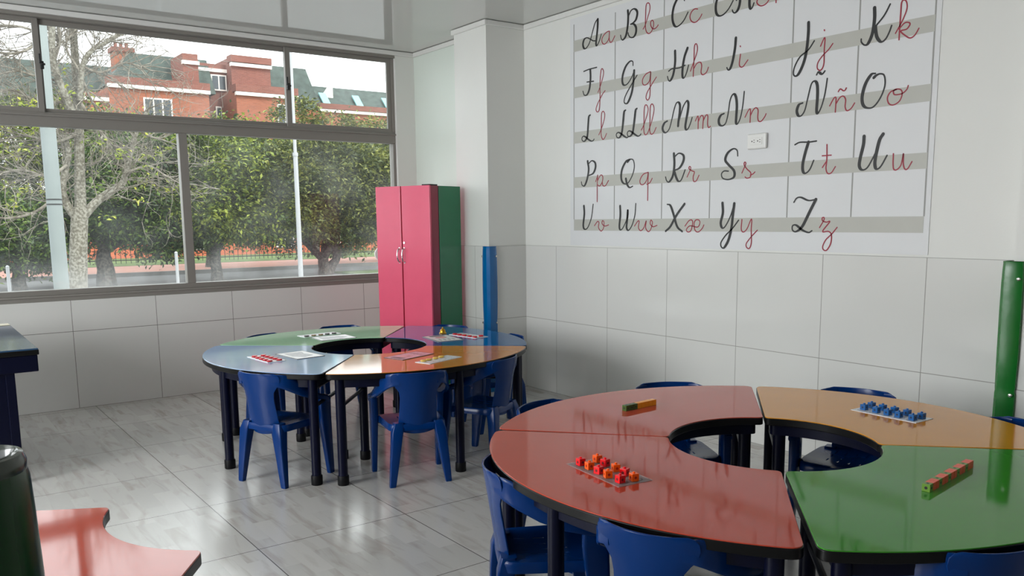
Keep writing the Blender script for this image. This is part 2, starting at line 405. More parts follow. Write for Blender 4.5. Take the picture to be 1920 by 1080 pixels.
# ------------------------------------------------------------------ mesh helpers
class MB:
    def __init__(self):
        self.v, self.f, self.mi = [], [], []
    def add(self, vs, fs, mi=0, mx=None):
        o = len(self.v)
        for p in vs:
            p = Vector(p)
            self.v.append(tuple(mx @ p if mx else p))
        for f in fs:
            self.f.append(tuple(i + o for i in f)); self.mi.append(mi)
        return self
    def box(self, x0, x1, y0, y1, z0, z1, mi=0, mx=None):
        v = [(x0, y0, z0), (x1, y0, z0), (x1, y1, z0), (x0, y1, z0), (x0, y0, z1), (x1, y0, z1), (x1, y1, z1), (x0, y1, z1)]
        f = [(0, 3, 2, 1), (4, 5, 6, 7), (0, 1, 5, 4), (1, 2, 6, 5), (2, 3, 7, 6), (3, 0, 4, 7)]
        return self.add(v, f, mi, mx)
    def prism(self, poly, z0, z1, mi=0, mx=None):
        n = len(poly)
        v = [(p[0], p[1], z0) for p in poly] + [(p[0], p[1], z1) for p in poly]
        f = [tuple(range(n - 1, -1, -1)), tuple(range(n, 2 * n))]
        f += [(i, (i + 1) % n, n + (i + 1) % n, n + i) for i in range(n)]
        return self.add(v, f, mi, mx)
    def ring(self, outer, inner, z0, z1, mi=0, mx=None):
        n = len(outer)
        v = [(p[0], p[1], z) for z in (z0, z1) for p in outer] + [(p[0], p[1], z) for z in (z0, z1) for p in inner]
        f = []
        for i in range(n):
            j = (i + 1) % n
            f += [(i, j, n + j, n + i), (2 * n + j, 2 * n + i, 3 * n + i, 3 * n + j), (n + i, n + j, 3 * n + j, 3 * n + i), (j, i, 2 * n + i, 2 * n + j)]
        return self.add(v, f, mi, mx)
    def tube(self, path, radii, n=10, mi=0, cap=True, mx=None):
        P = [Vector(p) for p in path]
        if not hasattr(radii, '__len__'):
            radii = [radii] * len(P)
        v, f = [], []
        ref = None
        for i, p in enumerate(P):
            d = (P[min(i + 1, len(P) - 1)] - P[max(i - 1, 0)]).normalized()
            if ref is None:
                ref = Vector((0, 0, 1)) if abs(d.z) < 0.9 else Vector((1, 0, 0))
                ref = (ref - d * ref.dot(d)).normalized()
            else:
                ref = (ref - d * ref.dot(d))
                ref = ref.normalized() if ref.length > 1e-6 else d.orthogonal().normalized()
            b = d.cross(ref)
            for k in range(n):
                a = 2 * PI * k / n
                v.append(tuple(p + (ref * math.cos(a) + b * math.sin(a)) * radii[i]))
        for i in range(len(P) - 1):
            for k in range(n):
                k2 = (k + 1) % n
                f.append((i * n + k, i * n + k2, (i + 1) * n + k2, (i + 1) * n + k))
        if cap:
            f.append(tuple(range(n - 1, -1, -1)))
            f.append(tuple((len(P) - 1) * n + k for k in range(n)))
        return self.add(v, f, mi, mx)
    def sweep(self, secs, n=14, mi=0, mx=None, e=0.6):
        # secs: (centre, lateral unit, up unit, width, height) with a rounded rectangle section
        v, f = [], []
        for c, a, b, w, h in secs:
            c, a, b = Vector(c), Vector(a), Vector(b)
            for k in range(n):
                t = 2 * PI * k / n
                ct, st = math.cos(t), math.sin(t)
                v.append(tuple(c + a * (w / 2) * math.copysign(abs(ct) ** e, ct) + b * (h / 2) * math.copysign(abs(st) ** e, st)))
        m = len(secs)
        for i in range(m - 1):
            for k in range(n):
                k2 = (k + 1) % n
                f.append((i * n + k, i * n + k2, (i + 1) * n + k2, (i + 1) * n + k))
        f.append(tuple(range(n - 1, -1, -1)))
        f.append(tuple((m - 1) * n + k for k in range(n)))
        return self.add(v, f, mi, mx)
    def lathe(self, prof, n=24, mi=0, mx=None, c=(0, 0)):
        v, f = [], []
        for r, z in prof:
            for k in range(n):
                a = 2 * PI * k / n
                v.append((c[0] + r * math.cos(a), c[1] + r * math.sin(a), z))
        for i in range(len(prof) - 1):
            for k in range(n):
                k2 = (k + 1) % n
                f.append((i * n + k, i * n + k2, (i + 1) * n + k2, (i + 1) * n + k))
        f.append(tuple(range(n - 1, -1, -1)))
        f.append(tuple((len(prof) - 1) * n + k for k in range(n)))
        return self.add(v, f, mi, mx)
    def build(self, name, m, parent=None, smooth=35, bevel=0.0, seg=2, loc=None, recalc=True):
        me = bpy.data.meshes.new(name)
        me.from_pydata(self.v, [], self.f)
        ms = m if isinstance(m, (list, tuple)) else [m]
        for x in ms:
            me.materials.append(x)
        if len(ms) > 1:
            me.polygons.foreach_set('material_index', self.mi)
        if recalc or smooth:
            bm = bmesh.new(); bm.from_mesh(me)
            if recalc:
                bmesh.ops.recalc_face_normals(bm, faces=bm.faces)
            if smooth:
                lim = R_(smooth)
                for fc in bm.faces:
                    fc.smooth = True
                for e in bm.edges:
                    e.smooth = len(e.link_faces) == 2 and e.calc_face_angle(0) < lim
            bm.to_mesh(me); bm.free()
        o = bpy.data.objects.new(name, me)
        COL.objects.link(o)
        if parent:
            o.parent = parent
        if loc:
            o.location = loc
        if bevel:
            b = o.modifiers.new('bevel', 'BEVEL'); b.width = bevel; b.segments = seg; b.limit_method = 'ANGLE'; b.angle_limit = R_(40); b.harden_normals = False
        return o

def tag(o, label, cat, group=None, kind=None):
    o['label'] = label; o['category'] = cat
    if group: o['group'] = group
    if kind: o['kind'] = kind
    return o

def thing(name, label, cat, loc=(0, 0, 0), rz=0.0, group=None, kind=None):
    o = bpy.data.objects.new(name, None)
    COL.objects.link(o)
    o.location = loc; o.rotation_euler = (0, 0, rz)
    o.empty_display_size = 0.1
    return tag(o, label, cat, group, kind)

def struct(o):
    o['kind'] = 'structure'
    return o

def dup(root, loc, rz, label, group=None):
    r = root.copy(); COL.objects.link(r)
    r.location = loc; r.rotation_euler = (0, 0, rz)
    r['label'] = label
    if group: r['group'] = group
    for ch in list(root.children):
        c = ch.copy(); COL.objects.link(c); c.parent = r
        for g in list(ch.children):
            d = g.copy(); COL.objects.link(d); d.parent = c
    return r

def catmull(P, k=6):
    P = [Vector(p) for p in P]
    if len(P) < 3:
        return P
    Q = [2 * P[0] - P[1]] + P + [2 * P[-1] - P[-2]]
    out = []
    for i in range(1, len(Q) - 2):
        for j in range(k):
            t = j / k
            a, b, c, d = Q[i - 1], Q[i], Q[i + 1], Q[i + 2]
            out.append(0.5 * (2 * b + (c - a) * t + (2 * a - 5 * b + 4 * c - d) * t * t + (3 * b - a - 3 * c + d) * t ** 3))
    out.append(P[-1])
    return out

# ------------------------------------------------------------------ room shell
XR, YW, ZC = 4.275, 7.163, 2.97
XL, YB = -3.2, -2.2
struct(MB().box(XL - .2, XR + .2, YB - .2, YW + .15, -.12, 0).build('floor', M['floor'], smooth=0))
struct(MB().box(XL - .2, XR + .2, YB - .2, YW + .15, ZC, ZC + .15).build('ceiling', M['ceiling'], smooth=0))
wr = struct(MB().box(XR, XR + .15, YB - .15, YW + .15, 0, ZC).build('wall_right', M['paint'], smooth=0))
MB().box(XR - .008, XR + .01, 1.80, 5.66, 0, 1.2).build('tile_dado', M['tile_r'], wr, smooth=0)
MB().box(4.105, XR + .02, 6.10, YW + .02, 0, ZC).build('return_wall', M['paint_bounce'], wr, smooth=0)
pil = MB().box(3.9, XR + .02, 5.66, 6.128, 0, ZC).build('pilaster', M['paint'], wr, smooth=0)
MB().box(3.888, XR + .01, 5.648, 6.14, 0, 1.2).build('tile_cladding', M['tile_r'], pil, smooth=0)
pil2 = MB().box(4.185, XR + .02, YB, 1.778, 0, ZC).build('pilaster', M['paint'], wr, smooth=0)
MB().box(4.177, XR + .01, YB, 1.786, 0, 1.2).build('tile_cladding', M['tile_r'], pil2, smooth=0)
ww = MB()
ww.box(XL - .15, 4.3, YW, YW + .15, 0, 0.835)
ww.box(XL - .15, 4.3, YW, YW + .15, 2.935, ZC)
ww.box(3.906, 4.3, YW, YW + .15, 0.8, ZC)
ww.box(XL - .15, -2.9, YW, YW + .15, 0.8, ZC)
ww = struct(ww.build('wall_window', M['paint'], smooth=0))
MB().box(XL, 4.105, YW - .01, YW + .02, 0, 0.838).build('tile_dado', M['tile_w'], ww, smooth=0)
wl = MB()
wl.box(XL - .15, XL, YB - .15, YW + .15, 0, 0.85)
wl.box(XL - .15, XL, YB - .15, YW + .15, 2.85, ZC)
wl.box(XL - .15, XL, YB - .15, 0.8, 0.8, ZC)
wl.box(XL - .15, XL, 6.5, YW + .15, 0.8, ZC)
struct(wl.build('wall_left', M['paint'], smooth=0))
struct(MB().box(XL - .15, XR + .15, YB - .15, YB, 0, ZC).build('wall_back', M['back_paint'], smooth=0))
# cornices between walls and ceiling
def cornice(name, x0, x1, y0, y1):
    return struct(MB().box(x0, x1, y0, y1, ZC - .042, ZC - .004).build(name, M['tile_edge'], smooth=0, bevel=.004))
cornice('trim_1', XL, 4.105, YW - .028, YW)
cornice('trim_2', 4.08, 4.105, 6.14, YW - .028)
cornice('trim_3', 3.876, 3.9, 5.636, 6.14)
cornice('trim_4', 3.9, XR, 5.636, 5.66)
cornice('trim_5', XR - .024, XR, 1.79, 5.636)
cornice('trim_6', 4.161, 4.185, YB, 1.79)

# ------------------------------------------------------------------ windows
w1 = struct(MB().box(-2.9, 3.906, YW + .03, YW + .11, 2.133, 2.235).build('window_1', M['alu'], smooth=0, bevel=.004))
def member(x0, x1, z0, z1, y0=.03, y1=.11, name='frame_bar'):
    return MB().box(x0, x1, YW + y0, YW + y1, z0, z1).build(name, M['alu'], w1, smooth=0, bevel=.003)
member(-2.9, 3.906, .838, .882, .0, .12, 'sill_bar')
member(-2.9, 3.906, .882, .922, .03)
member(-2.9, 3.906, 2.905, 2.935, .0, .12, 'head_bar')
member(3.878, 3.906, .92, 2.13); member(3.878, 3.906, 2.235, 2.905)
member(-2.9, -2.86, .92, 2.13); member(-2.9, -2.86, 2.235, 2.905)
for xm in (1.932, 0.03, -1.5):
    member(xm, xm + .066, .922, 2.133, .03, .10, 'mullion')
# a raised lip along the transom
member(-2.9, 3.906, 2.206, 2.22, .015, .04, 'transom_lip')
member(-2.9, 3.906, .868, .876, -.006, .01, 'sill_lip')
panes = [(-2.86, -1.5), (-1.434, .03), (.096, 1.932), (1.998, 3.878)]
for a, b in panes:
    MB().box(a, b, YW + .062, YW + .068, .92, 2.135).build('pane', M['glass'], w1, smooth=0)
# sliding sashes in the upper row
sx = [(-2.86, -.92, .085), (-.97, .995, .055), (.965, 2.905, .085), (2.86, 3.878, .055)]
for a, b, y in sx:
    s = MB()
    for x0, x1, z0, z1 in ((a, a + .045, 2.235, 2.905), (b - .04, b, 2.235, 2.905), (a + .045, b - .04, 2.235, 2.268), (a + .045, b - .04, 2.868, 2.905)):
        s.box(x0, x1, YW + y - .012, YW + y + .012, z0, z1)
    sa = s.build('sash', M['alu'], w1, smooth=0, bevel=.002)
    MB().box(a + .045, b - .04, YW + y - .003, YW + y + .003, 2.268, 2.868).build('pane', M['glass'], sa, smooth=0)
for x in (1.0, 2.875):
    l = MB().box(x - .012, x + .012, YW + .018, YW + .044, 2.545, 2.60).box(x - .006, x + .02, YW + .008, YW + .022, 2.57, 2.585).box(x - .02, x - .006, YW + .008, YW + .02, 2.58, 2.65)
    l.build('latch', M['latch'], w1, smooth=0, bevel=.003)
w2 = struct(MB().box(XL - .1, XL - .03, .8, 6.5, 1.86, 1.92).build('added_window', M['alu'], smooth=0))  # frame of an unseen opening, added to go with the left lamp
for y in (.8, 2.66, 4.56, 6.45):
    MB().box(XL - .1, XL - .03, y, y + .05, .85, 2.85).build('mullion', M['alu'], w2, smooth=0)

# ------------------------------------------------------------------ alphabet poster
GLYPHS = """A|c|4791,2702 4815,2707 4842,2722 4881,2739 4911,2732 4925,2702 4917,2674 4897,2664 4870,2679 4845,2710 4821,2765 4794,2823 4764,2850 4762,2844 4764,2789 4774,2722 4780,2682 4772,2665 4753,2681 4734,2712 4723,2737
a|s|4637,2743 4666,2741 4700,2723 4717,2699 4710,2673 4689,2662 4663,2671 4642,2696 4637,2743;4636,2739 4639,2692 4629,2667 4616,2663 4598,2678 4580,2701
B|c|4450,2847 4446,2808 4450,2746 4467,2683 4497,2659 4514,2671 4521,2694;4441,2810 4420,2839 4391,2847 4366,2834 4356,2811 4368,2774 4392,2757 4421,2750;4421,2750 4389,2745 4367,2718 4369,2682 4391,2660 4422,2663 4440,2681 4445,2697
b|s|4299,2696 4279,2718 4256,2765 4236,2816 4241,2849 4258,2859 4272,2846 4276,2798 4277,2714 4267,2674 4243,2657 4218,2668 4200,2700 4201,2726 4214,2738 4227,2728 4225,2705 4209,2684 4188,2679 4167,2688 4157,2698
C|c|3926,2807 3935,2828 3959,2842 3990,2827 4016,2791 4028,2747 4027,2705 4013,2671 3992,2656 3960,2663 3926,2686 3893,2729
c|s|3812,2732 3837,2737 3862,2725 3876,2699 3866,2671 3840,2655 3812,2659 3788,2678 3776,2694
CH|c|3590,2781 3617,2790 3642,2776 3660,2744 3664,2705 3655,2671 3631,2655 3597,2660 3561,2685 3529,2725;3474,2802 3476,2710 3490,2666 3512,2651 3527,2658 3533,2671;3385,2798 3402,2726 3405,2681 3397,2652 3383,2657 3372,2680;3504,2722 3487,2732 3442,2734 3393,2731
ch|s|3281,2708 3310,2714 3338,2701 3351,2681 3337,2661 3313,2652 3284,2658 3264,2676;3229,2682 3208,2737 3196,2778 3204,2810 3215,2797 3217,2739 3214,2650;3214,2687 3194,2715 3179,2701 3178,2672 3164,2660 3146,2676
F|c|4916,2503 4856,2510 4771,2512;4843,2505 4840,2452 4849,2377 4875,2333 4909,2331 4925,2361;4880,2422 4806,2418
f|s|4757,2332 4725,2387 4697,2458 4710,2493 4726,2479 4735,2396 4735,2287 4743,2208 4763,2193 4778,2211 4763,2248 4712,2309 4680,2335
G|c|4394,2470 4397,2496 4424,2502 4466,2474 4495,2422 4500,2374 4482,2348 4446,2354 4405,2393 4382,2434;4382,2434 4387,2367 4404,2288 4439,2228 4465,2219 4481,2237 4463,2279 4405,2345 4353,2398
g|s|4224,2404 4266,2394 4298,2363 4294,2330 4265,2323 4232,2346 4221,2403 4225,2314 4228,2243 4246,2218 4264,2236 4253,2270 4209,2319 4167,2361
H|c|4001,2504 3999,2429 4014,2355 4039,2320 4056,2326 4065,2350;3892,2505 3917,2454 3931,2388 3932,2336 3919,2321 3899,2346 3880,2396;4055,2383 4025,2394 3962,2391 3910,2400
h|s|3863,2356 3839,2405 3809,2474 3812,2511 3824,2520 3834,2500 3835,2426 3839,2320;3836,2367 3809,2397 3780,2399 3769,2376 3773,2336 3758,2319 3729,2330 3713,2359
I|c|3501,2501 3505,2446 3518,2378 3535,2331 3553,2319 3565,2335
i|s|3462,2399 3469,2342 3457,2323 3439,2324 3420,2342 3405,2357;3466,2448 3464,2444
J|c|2990,2497 2989,2439 2996,2350 3013,2281 3042,2227 3065,2215 3079,2232 3071,2270 3038,2318 2985,2348 2948,2391
j|s|2907,2355 2882,2397 2882,2332 2882,2255 2899,2225 2921,2236 2920,2268 2891,2302 2856,2328 2830,2357;2887,2439 2885,2435
K|c|2592,2498 2589,2441 2597,2370 2618,2323 2639,2317 2658,2335 2660,2351;2582,2401 2535,2449 2505,2499;2582,2401 2573,2354 2558,2328 2541,2317 2519,2330 2501,2362 2491,2390
k|s|2468,2347 2436,2400 2414,2454 2416,2489 2429,2504 2443,2495 2445,2449 2447,2312;2450,2365 2423,2389 2401,2389 2392,2378 2408,2358 2440,2353 2413,2326 2387,2310 2363,2321 2344,2350
L|c|4842,2179 4858,2168 4865,2117 4871,2048 4881,2014 4908,1993 4932,2001 4936,2019 4919,2031 4895,2024 4861,2002 4828,1988 4808,1991 4798,2000
l|s|4746,2027 4723,2061 4691,2126 4683,2167 4695,2189 4711,2187 4719,2163 4720,2086 4720,2023 4703,1991 4684,1998 4662,2030
LL|c|4465,2174 4480,2163 4488,2106 4497,2041 4509,2005 4530,1988 4552,1994 4558,2015 4540,2026 4515,2018 4484,1999 4451,1983 4427,1990;4351,2173 4364,2163 4372,2115 4383,2047 4394,2008 4418,1989 4439,1993 4445,2014 4430,2027 4406,2021 4376,2002 4341,1984 4320,1987 4309,1996
ll|s|4306,2022 4287,2047 4262,2096 4242,2150 4252,2181 4269,2187 4280,2158 4281,2078 4280,2010 4266,1987 4246,1995 4232,2018 4207,2071 4186,2144 4195,2180 4212,2186 4223,2160 4224,2073 4223,2009 4209,1986 4186,1994 4164,2027
M|c|4061,2060 4087,2049 4103,2021 4095,1995 4071,1985 4042,2007 4023,2056 4004,2121 3985,2164 3965,2172 3950,2152 3951,2107 3960,2050 3963,2019;3963,2019 3946,2077 3922,2137 3900,2165 3887,2172 3876,2152 3880,2107 3892,2051 3899,2007 3889,1987 3871,1998 3853,2031 3841,2061
m|s|3813,2036 3799,2060 3792,2064 3789,2049 3789,1985;3788,2029 3772,2058 3758,2066 3746,2053 3747,2029 3750,1983;3747,2029 3731,2056 3718,2066 3709,2053 3710,2006 3700,1984 3686,1991
N|c|3578,2059 3603,2051 3619,2025 3614,1997 3591,1985 3566,1996 3552,2030 3543,2076 3535,2129 3521,2160 3504,2169 3488,2147 3480,2096 3482,2034 3483,1996 3474,1985 3461,1998 3447,2031 3435,2091 3426,2174
n|s|3415,2020 3390,2059 3377,2064 3375,2039 3376,1986;3375,2024 3357,2054 3336,2068 3319,2052 3320,2010 3312,1987 3293,1985 3270,2007 3260,2025
NN|c|3009,2059 3034,2051 3046,2019 3035,1991 3015,1989 2993,2017 2977,2081 2957,2156 2934,2170 2918,2145 2914,2080 2916,2008 2907,1990 2886,2025 2867,2093 2856,2174;2925,2203 2914,2217 2894,2203 2883,2206 2873,2217
nn|s|2834,2023 2810,2061 2797,2063 2796,2028 2797,1986;2796,2028 2773,2060 2752,2066 2737,2046 2738,2008 2726,1986 2702,1995 2682,2022;2784,2094 2772,2107 2753,2095 2743,2097 2736,2108
O|c|2569,2161 2593,2158 2624,2113 2639,2053 2633,2009 2608,1988 2570,1990 2532,2035 2512,2093 2518,2142 2539,2155 2562,2151 2577,2140
o|s|2446,2063 2478,2055 2494,2027 2484,1996 2457,1987 2426,2004 2414,2038 2423,2059 2448,2065 2463,2056 2454,2038 2415,2039 2391,2056 2384,2075
P|c|4871,1843 4859,1781 4877,1708 4906,1663 4934,1669 4942,1693;4857,1826 4822,1844 4787,1827 4783,1790 4808,1751 4856,1737
p|s|4780,1688 4762,1721 4757,1735 4762,1667 4762,1540;4759,1694 4725,1733 4702,1723 4705,1687 4732,1655 4756,1662;4707,1683 4698,1656 4671,1655 4638,1691
Q|c|4422,1829 4457,1816 4497,1762 4504,1701 4481,1665 4437,1663 4393,1713 4372,1772 4382,1820 4413,1829 4441,1812;4456,1695 4443,1655 4417,1632 4386,1640
q|s|4235,1730 4283,1717 4313,1680 4306,1651 4276,1650 4246,1681 4233,1729 4236,1664 4237,1537;4246,1647 4216,1659 4195,1687
R|c|3997,1841 3991,1768 4003,1695 4036,1656 4059,1665 4069,1690;3989,1821 3951,1840 3912,1824 3911,1788 3943,1745 3993,1729;3993,1729 3969,1677 3949,1656 3925,1667 3894,1729
r|s|3876,1681 3850,1724 3846,1742 3856,1748 3861,1735 3834,1719 3813,1710 3823,1679 3817,1651 3795,1654 3773,1688
S|c|3463,1791 3469,1825 3498,1837 3541,1815 3560,1774 3534,1742 3489,1702 3488,1664 3531,1650 3576,1660 3587,1687 3567,1704 3533,1702
s|s|3427,1685 3405,1727 3399,1743 3408,1750 3412,1735 3390,1708 3361,1684 3363,1658 3388,1652 3402,1660;3363,1669 3342,1676 3329,1687
T|c|3051,1828 3018,1839 2961,1836 2909,1838;2961,1836 2979,1780 2993,1718 2991,1676 2974,1661 2946,1681 2922,1731
t|s|2841,1813 2838,1730 2841,1682 2829,1654 2806,1656 2782,1689;2868,1753 2811,1753;2864,1688 2838,1723
U|c|2617,1840 2619,1795 2633,1730 2637,1684 2619,1662 2590,1672 2561,1719 2542,1757;2508,1843 2527,1813 2541,1750 2547,1692 2537,1663 2513,1674 2480,1730
u|s|2445,1736 2444,1686 2439,1657 2422,1653 2400,1677 2390,1734 2388,1683 2378,1654 2362,1656 2342,1690
V|c|4913,1511 4908,1450 4920,1366 4905,1336 4869,1347 4827,1421 4807,1522
v|s|4792,1361 4758,1393 4741,1384 4746,1348 4716,1322 4689,1348 4686,1389 4703,1398 4705,1375 4675,1359 4635,1368
W|c|4514,1503 4511,1437 4520,1357 4507,1332 4478,1352 4434,1427 4434,1476 4440,1401 4445,1348 4424,1329 4389,1366 4362,1435 4353,1518
w|s|4364,1359 4333,1392 4318,1392 4324,1348 4301,1327 4271,1348 4248,1396 4253,1348 4228,1321 4204,1336 4187,1383 4203,1400 4208,1374 4181,1355 4143,1364
X|c|4050,1506 4021,1497 3992,1440 3957,1357 3911,1324;3894,1506 3964,1432 4018,1357 4061,1325
x|s|3887,1359 3853,1394 3826,1398 3820,1374 3835,1329 3862,1321 3873,1337 3841,1361 3777,1353 3757,1381 3768,1399 3794,1398 3807,1374 3798,1333 3771,1321 3740,1341 3723,1367
Y|c|3574,1505 3569,1443 3584,1381 3571,1348 3547,1358 3509,1419 3480,1500;3480,1500 3490,1419 3497,1350 3519,1272 3552,1223 3575,1228 3578,1256 3540,1303 3492,1342 3443,1396
y|s|3417,1400 3420,1342 3405,1323 3377,1342 3344,1403 3344,1335 3341,1259 3354,1223 3375,1228 3379,1251 3347,1290 3298,1335
Z|c|3044,1498 3026,1521 2997,1525 2946,1506 2898,1511;2898,1511 2935,1443 2981,1358 3021,1328 3046,1336 3047,1361 3023,1365 2980,1337 2938,1323 2916,1333
z|s|2867,1351 2841,1393 2841,1408 2852,1405 2848,1389 2824,1382 2803,1384 2846,1330 2810,1330 2790,1313 2791,1265 2813,1226 2833,1224 2842,1243 2824,1282 2786,1317 2755,1353"""
ap = thing('alphabet_poster', 'large cursive alphabet poster with grey writing stripes on the right wall', 'poster', (XR, 3.65, 1.21))
def onwall(mb):   # local (a, z) drawing plane on the wall: a = world y, extruded towards -x
    return mb
Y0, Y1 = 2.232, 5.075
off = Vector((XR, 3.65, 1.21))
mo = Matrix.Translation(-off)
MB().box(XR - .004, XR, Y0, Y1, 1.212, 2.905, mx=mo).build('panel', M['board'], ap, smooth=0)
ZS = [(1.325, 1.410), (1.650, 1.731), (1.984, 2.069), (2.321, 2.402), (2.660, 2.742)]
for a, b in ZS:
    MB().box(XR - .0052, XR - .0038, 2.263, 5.03, a, b, mx=mo).build('grey_stripe', M['stripe'], ap, smooth=0)
ymid = [4.577, 4.104, 3.681, 3.0905, 2.675]
for y in [5.03] + ymid + [2.263]:
    g = MB()
    zs = [1.325] + [z for s in ZS for z in s] + [2.86]
    if y in (5.03, 2.263):
        g.box(XR - .0050, XR - .0037, y - .004, y + .004, 1.41, 2.86, mx=mo)
    else:
        for a, b in ((1.41, 1.65), (1.731, 1.984), (2.069, 2.321), (2.402, 2.66), (2.742, 2.86)):
            g.box(XR - .0050, XR - .0037, y - .004, y + .004, a, b, mx=mo)
    g.build('grid_line', M['line'], ap, smooth=0)

def stroke(mb, pts, thin, thick, x0, th):
    P = catmull([(p[0], p[1], 0) for p in pts], 7)
    n = len(P)
    Ls, Rs = [], []
    ws = []
    for i in range(n):
        d = P[min(i + 1, n - 1)] - P[max(i - 1, 0)]
        if d.length < 1e-9: d = Vector((0, -1, 0))
        d.normalize()
        dn = max(0.0, -d.y)
        ws.append((thin + (thick - thin) * (dn * dn * (3 - 2 * dn)), d))
    for _ in range(3):
        ws = [((ws[max(i - 1, 0)][0] + ws[i][0] + ws[min(i + 1, n - 1)][0]) / 3, ws[i][1]) for i in range(n)]
    for (w, d), p in zip(ws, P):
        nn = Vector((-d.y, d.x, 0)) * (w / 2)
        Ls.append(p + nn); Rs.append(p - nn)
    def cap(c, d, w, s):
        a0 = math.atan2(d.y, d.x) + (PI / 2 if s else -PI / 2)
        return [Vector((c.x + math.cos(a0 + PI * k / 6) * w / 2, c.y + math.sin(a0 + PI * k / 6) * w / 2, 0)) for k in range(1, 6)]
    # quads along the stroke, fan caps at both ends
    v, f = [], []
    for l, r in zip(Ls, Rs):
        v += [(x0 - th, l.x, l.y), (x0 - th, r.x, r.y), (x0, l.x, l.y), (x0, r.x, r.y)]
    for i in range(n - 1):
        a, b = 4 * i, 4 * i + 4
        f += [(a, a + 1, b + 1, b), (a + 2, a, b, b + 2), (a + 1, a + 3, b + 3, b + 1)]
    for end in (0, n - 1):
        w, d = ws[end]
        c = P[end]
        pts2 = cap(c, d, w, end == 0)
        s = [(Ls[end] if end == 0 else Rs[end])] + pts2 + [(Rs[end] if end == 0 else Ls[end])]
        o = len(v)
        v += [(x0 - th, q.x, q.y) for q in s] + [(x0, q.x, q.y) for q in s]
        k = len(s)
        f.append(tuple(range(o, o + k)))
        f += [(o + i, o + i + 1, o + k + i + 1, o + k + i) for i in range(k - 1)]
    mb.add(v, f, mx=mo)

for line in GLYPHS.strip().splitlines():
    nm, kind, st = line.split('|')
    mb = MB()
    for i, path in enumerate(st.split(';')):
        pts = [tuple(float(t) / 1000 for t in q.split(',')) for q in path.split()]
        pts = [(y, z) for y, z in pts]
        if kind == 'c':
            stroke(mb, pts, .0085, .0185, XR - .0052, .0008 + .0002 * i)
        else:
            stroke(mb, pts, .0066, .0076, XR - .0052, .0008 + .0002 * i)
    o = mb.build('capital_letter' if kind == 'c' else 'small_letter', M['ink'] if kind == 'c' else M['red_ink'], ap, smooth=0, recalc=False)

# ------------------------------------------------------------------ wall outlet
ol = thing('power_outlet', 'white double power outlet on the wall over the alphabet poster', 'outlet', (XR - .004, 3.31, 1.868))
MB().box(-.022, 0, -.07, .07, -.046, .046).build('cover_plate', M['outlet'], ol, smooth=0, bevel=.009, seg=3)
MB().box(-.0245, -.02, -.043, .043, -.021, .021).build('socket_insert', M['outlet'], ol, smooth=0, bevel=.001)
for sy in (-.022, .02):
    h = MB()
    h.box(-.0252, -.0243, sy + .006, sy + .013, -.0035, .0035)
    h.box(-.0252, -.0243, sy - .010, sy - .002, .005, .0085)
    h.box(-.0252, -.0243, sy - .010, sy - .002, -.0085, -.005)
    h.build('socket_holes', M['hole'], ol, smooth=0)

# ------------------------------------------------------------------ tables
def annulus(R, r, a0, a1, fo, fi, nout=44, nin=24):
    """outline of a ring segment with rounded corners, counter-clockwise"""
    P = []
    def pol(rad, a):
        return Vector((rad * math.cos(a), rad * math.sin(a)))
    def bez(p, c, q, k=6):
        return [p * (1 - t) ** 2 + c * 2 * t * (1 - t) + q * t * t for t in [i / k for i in range(k + 1)]]
    for i in range(nout + 1):
        P.append(pol(R, a0 + fo / R + (a1 - a0 - 2 * fo / R) * i / nout))
    P += bez(pol(R, a1 - fo / R), pol(R, a1), pol(R - fo, a1))[1:]
    P += bez(pol(r + fi, a1), pol(r, a1), pol(r, a1 - fi / r))
    for i in range(1, nin):
        P.append(pol(r, a1 - fi / r - (a1 - a0 - 2 * fi / r) * i / nin))
    P += bez(pol(r, a0 + fi / r), pol(r, a0), pol(r + fi, a0))
    P += bez(pol(R - fo, a0), pol(R, a0), pol(R, a0 + fo / R))[:-1]
    return P

ZT = 0.62
def table_segment(center, a0d, a1d, m, label, group, R=1.015, r=.363):
    a0, a1 = R_(a0d), R_(a1d)
    t = thing('table_segment', label, 'table', (center[0], center[1], 0), 0, group)
    MB().prism(annulus(R - .002, r + .002, a0 + .002, a1 - .002, .04, .025), ZT - .006, ZT).build('tabletop', m, t, bevel=.0012, seg=1)
    MB().prism(annulus(R, r, a0, a1, .042, .027), ZT - .032, ZT - .0025).build('edge_band', M['edge'], t, bevel=.003, seg=2)
    g = .055
    o = annulus(R - .05, r + .05, a0 + .055, a1 - .055, .05, .03)
    i = annulus(R - .068, r + .068, a0 + .078, a1 - .078, .045, .028)
    MB().ring(o, i, ZT - .082, ZT - .030).build('apron', M['navy'], t)
    am = (a0 + a1) / 2
    Ro, Ri = R - .058, r + .10
    legs = [(Ro, a0 + R_(4.0)), (Ro, am), (Ro, a1 - R_(4.0)), (Ri, a0 + R_(8)), (Ri, a1 - R_(8))]
    for rad, a in legs:
        x, y = rad * math.cos(a), rad * math.sin(a)
        lg = MB().tube([(x, y, .03), (x, y, ZT - .034)], .0255, 16).build('leg', M['navy'], t)
        MB().lathe([(.029, 0), (.031, .004), (.031, .048), (.029, .053)], 16, c=(x, y)).build('foot_cap', M['rubber'], lg)
    for k, (rad, a) in enumerate((legs[3], legs[4])):
        ro, ao = legs[0] if k == 0 else legs[2]
        p = Vector((ro * math.cos(ao), ro * math.sin(ao), 0)); q = Vector((rad * math.cos(a), rad * math.sin(a), 0))
        for z in (.43, .525):
            MB().tube([p + Vector((0, 0, z)), q + Vector((0, 0, z))], .0105, 10).build('rail', M['navy'], t)
    return t

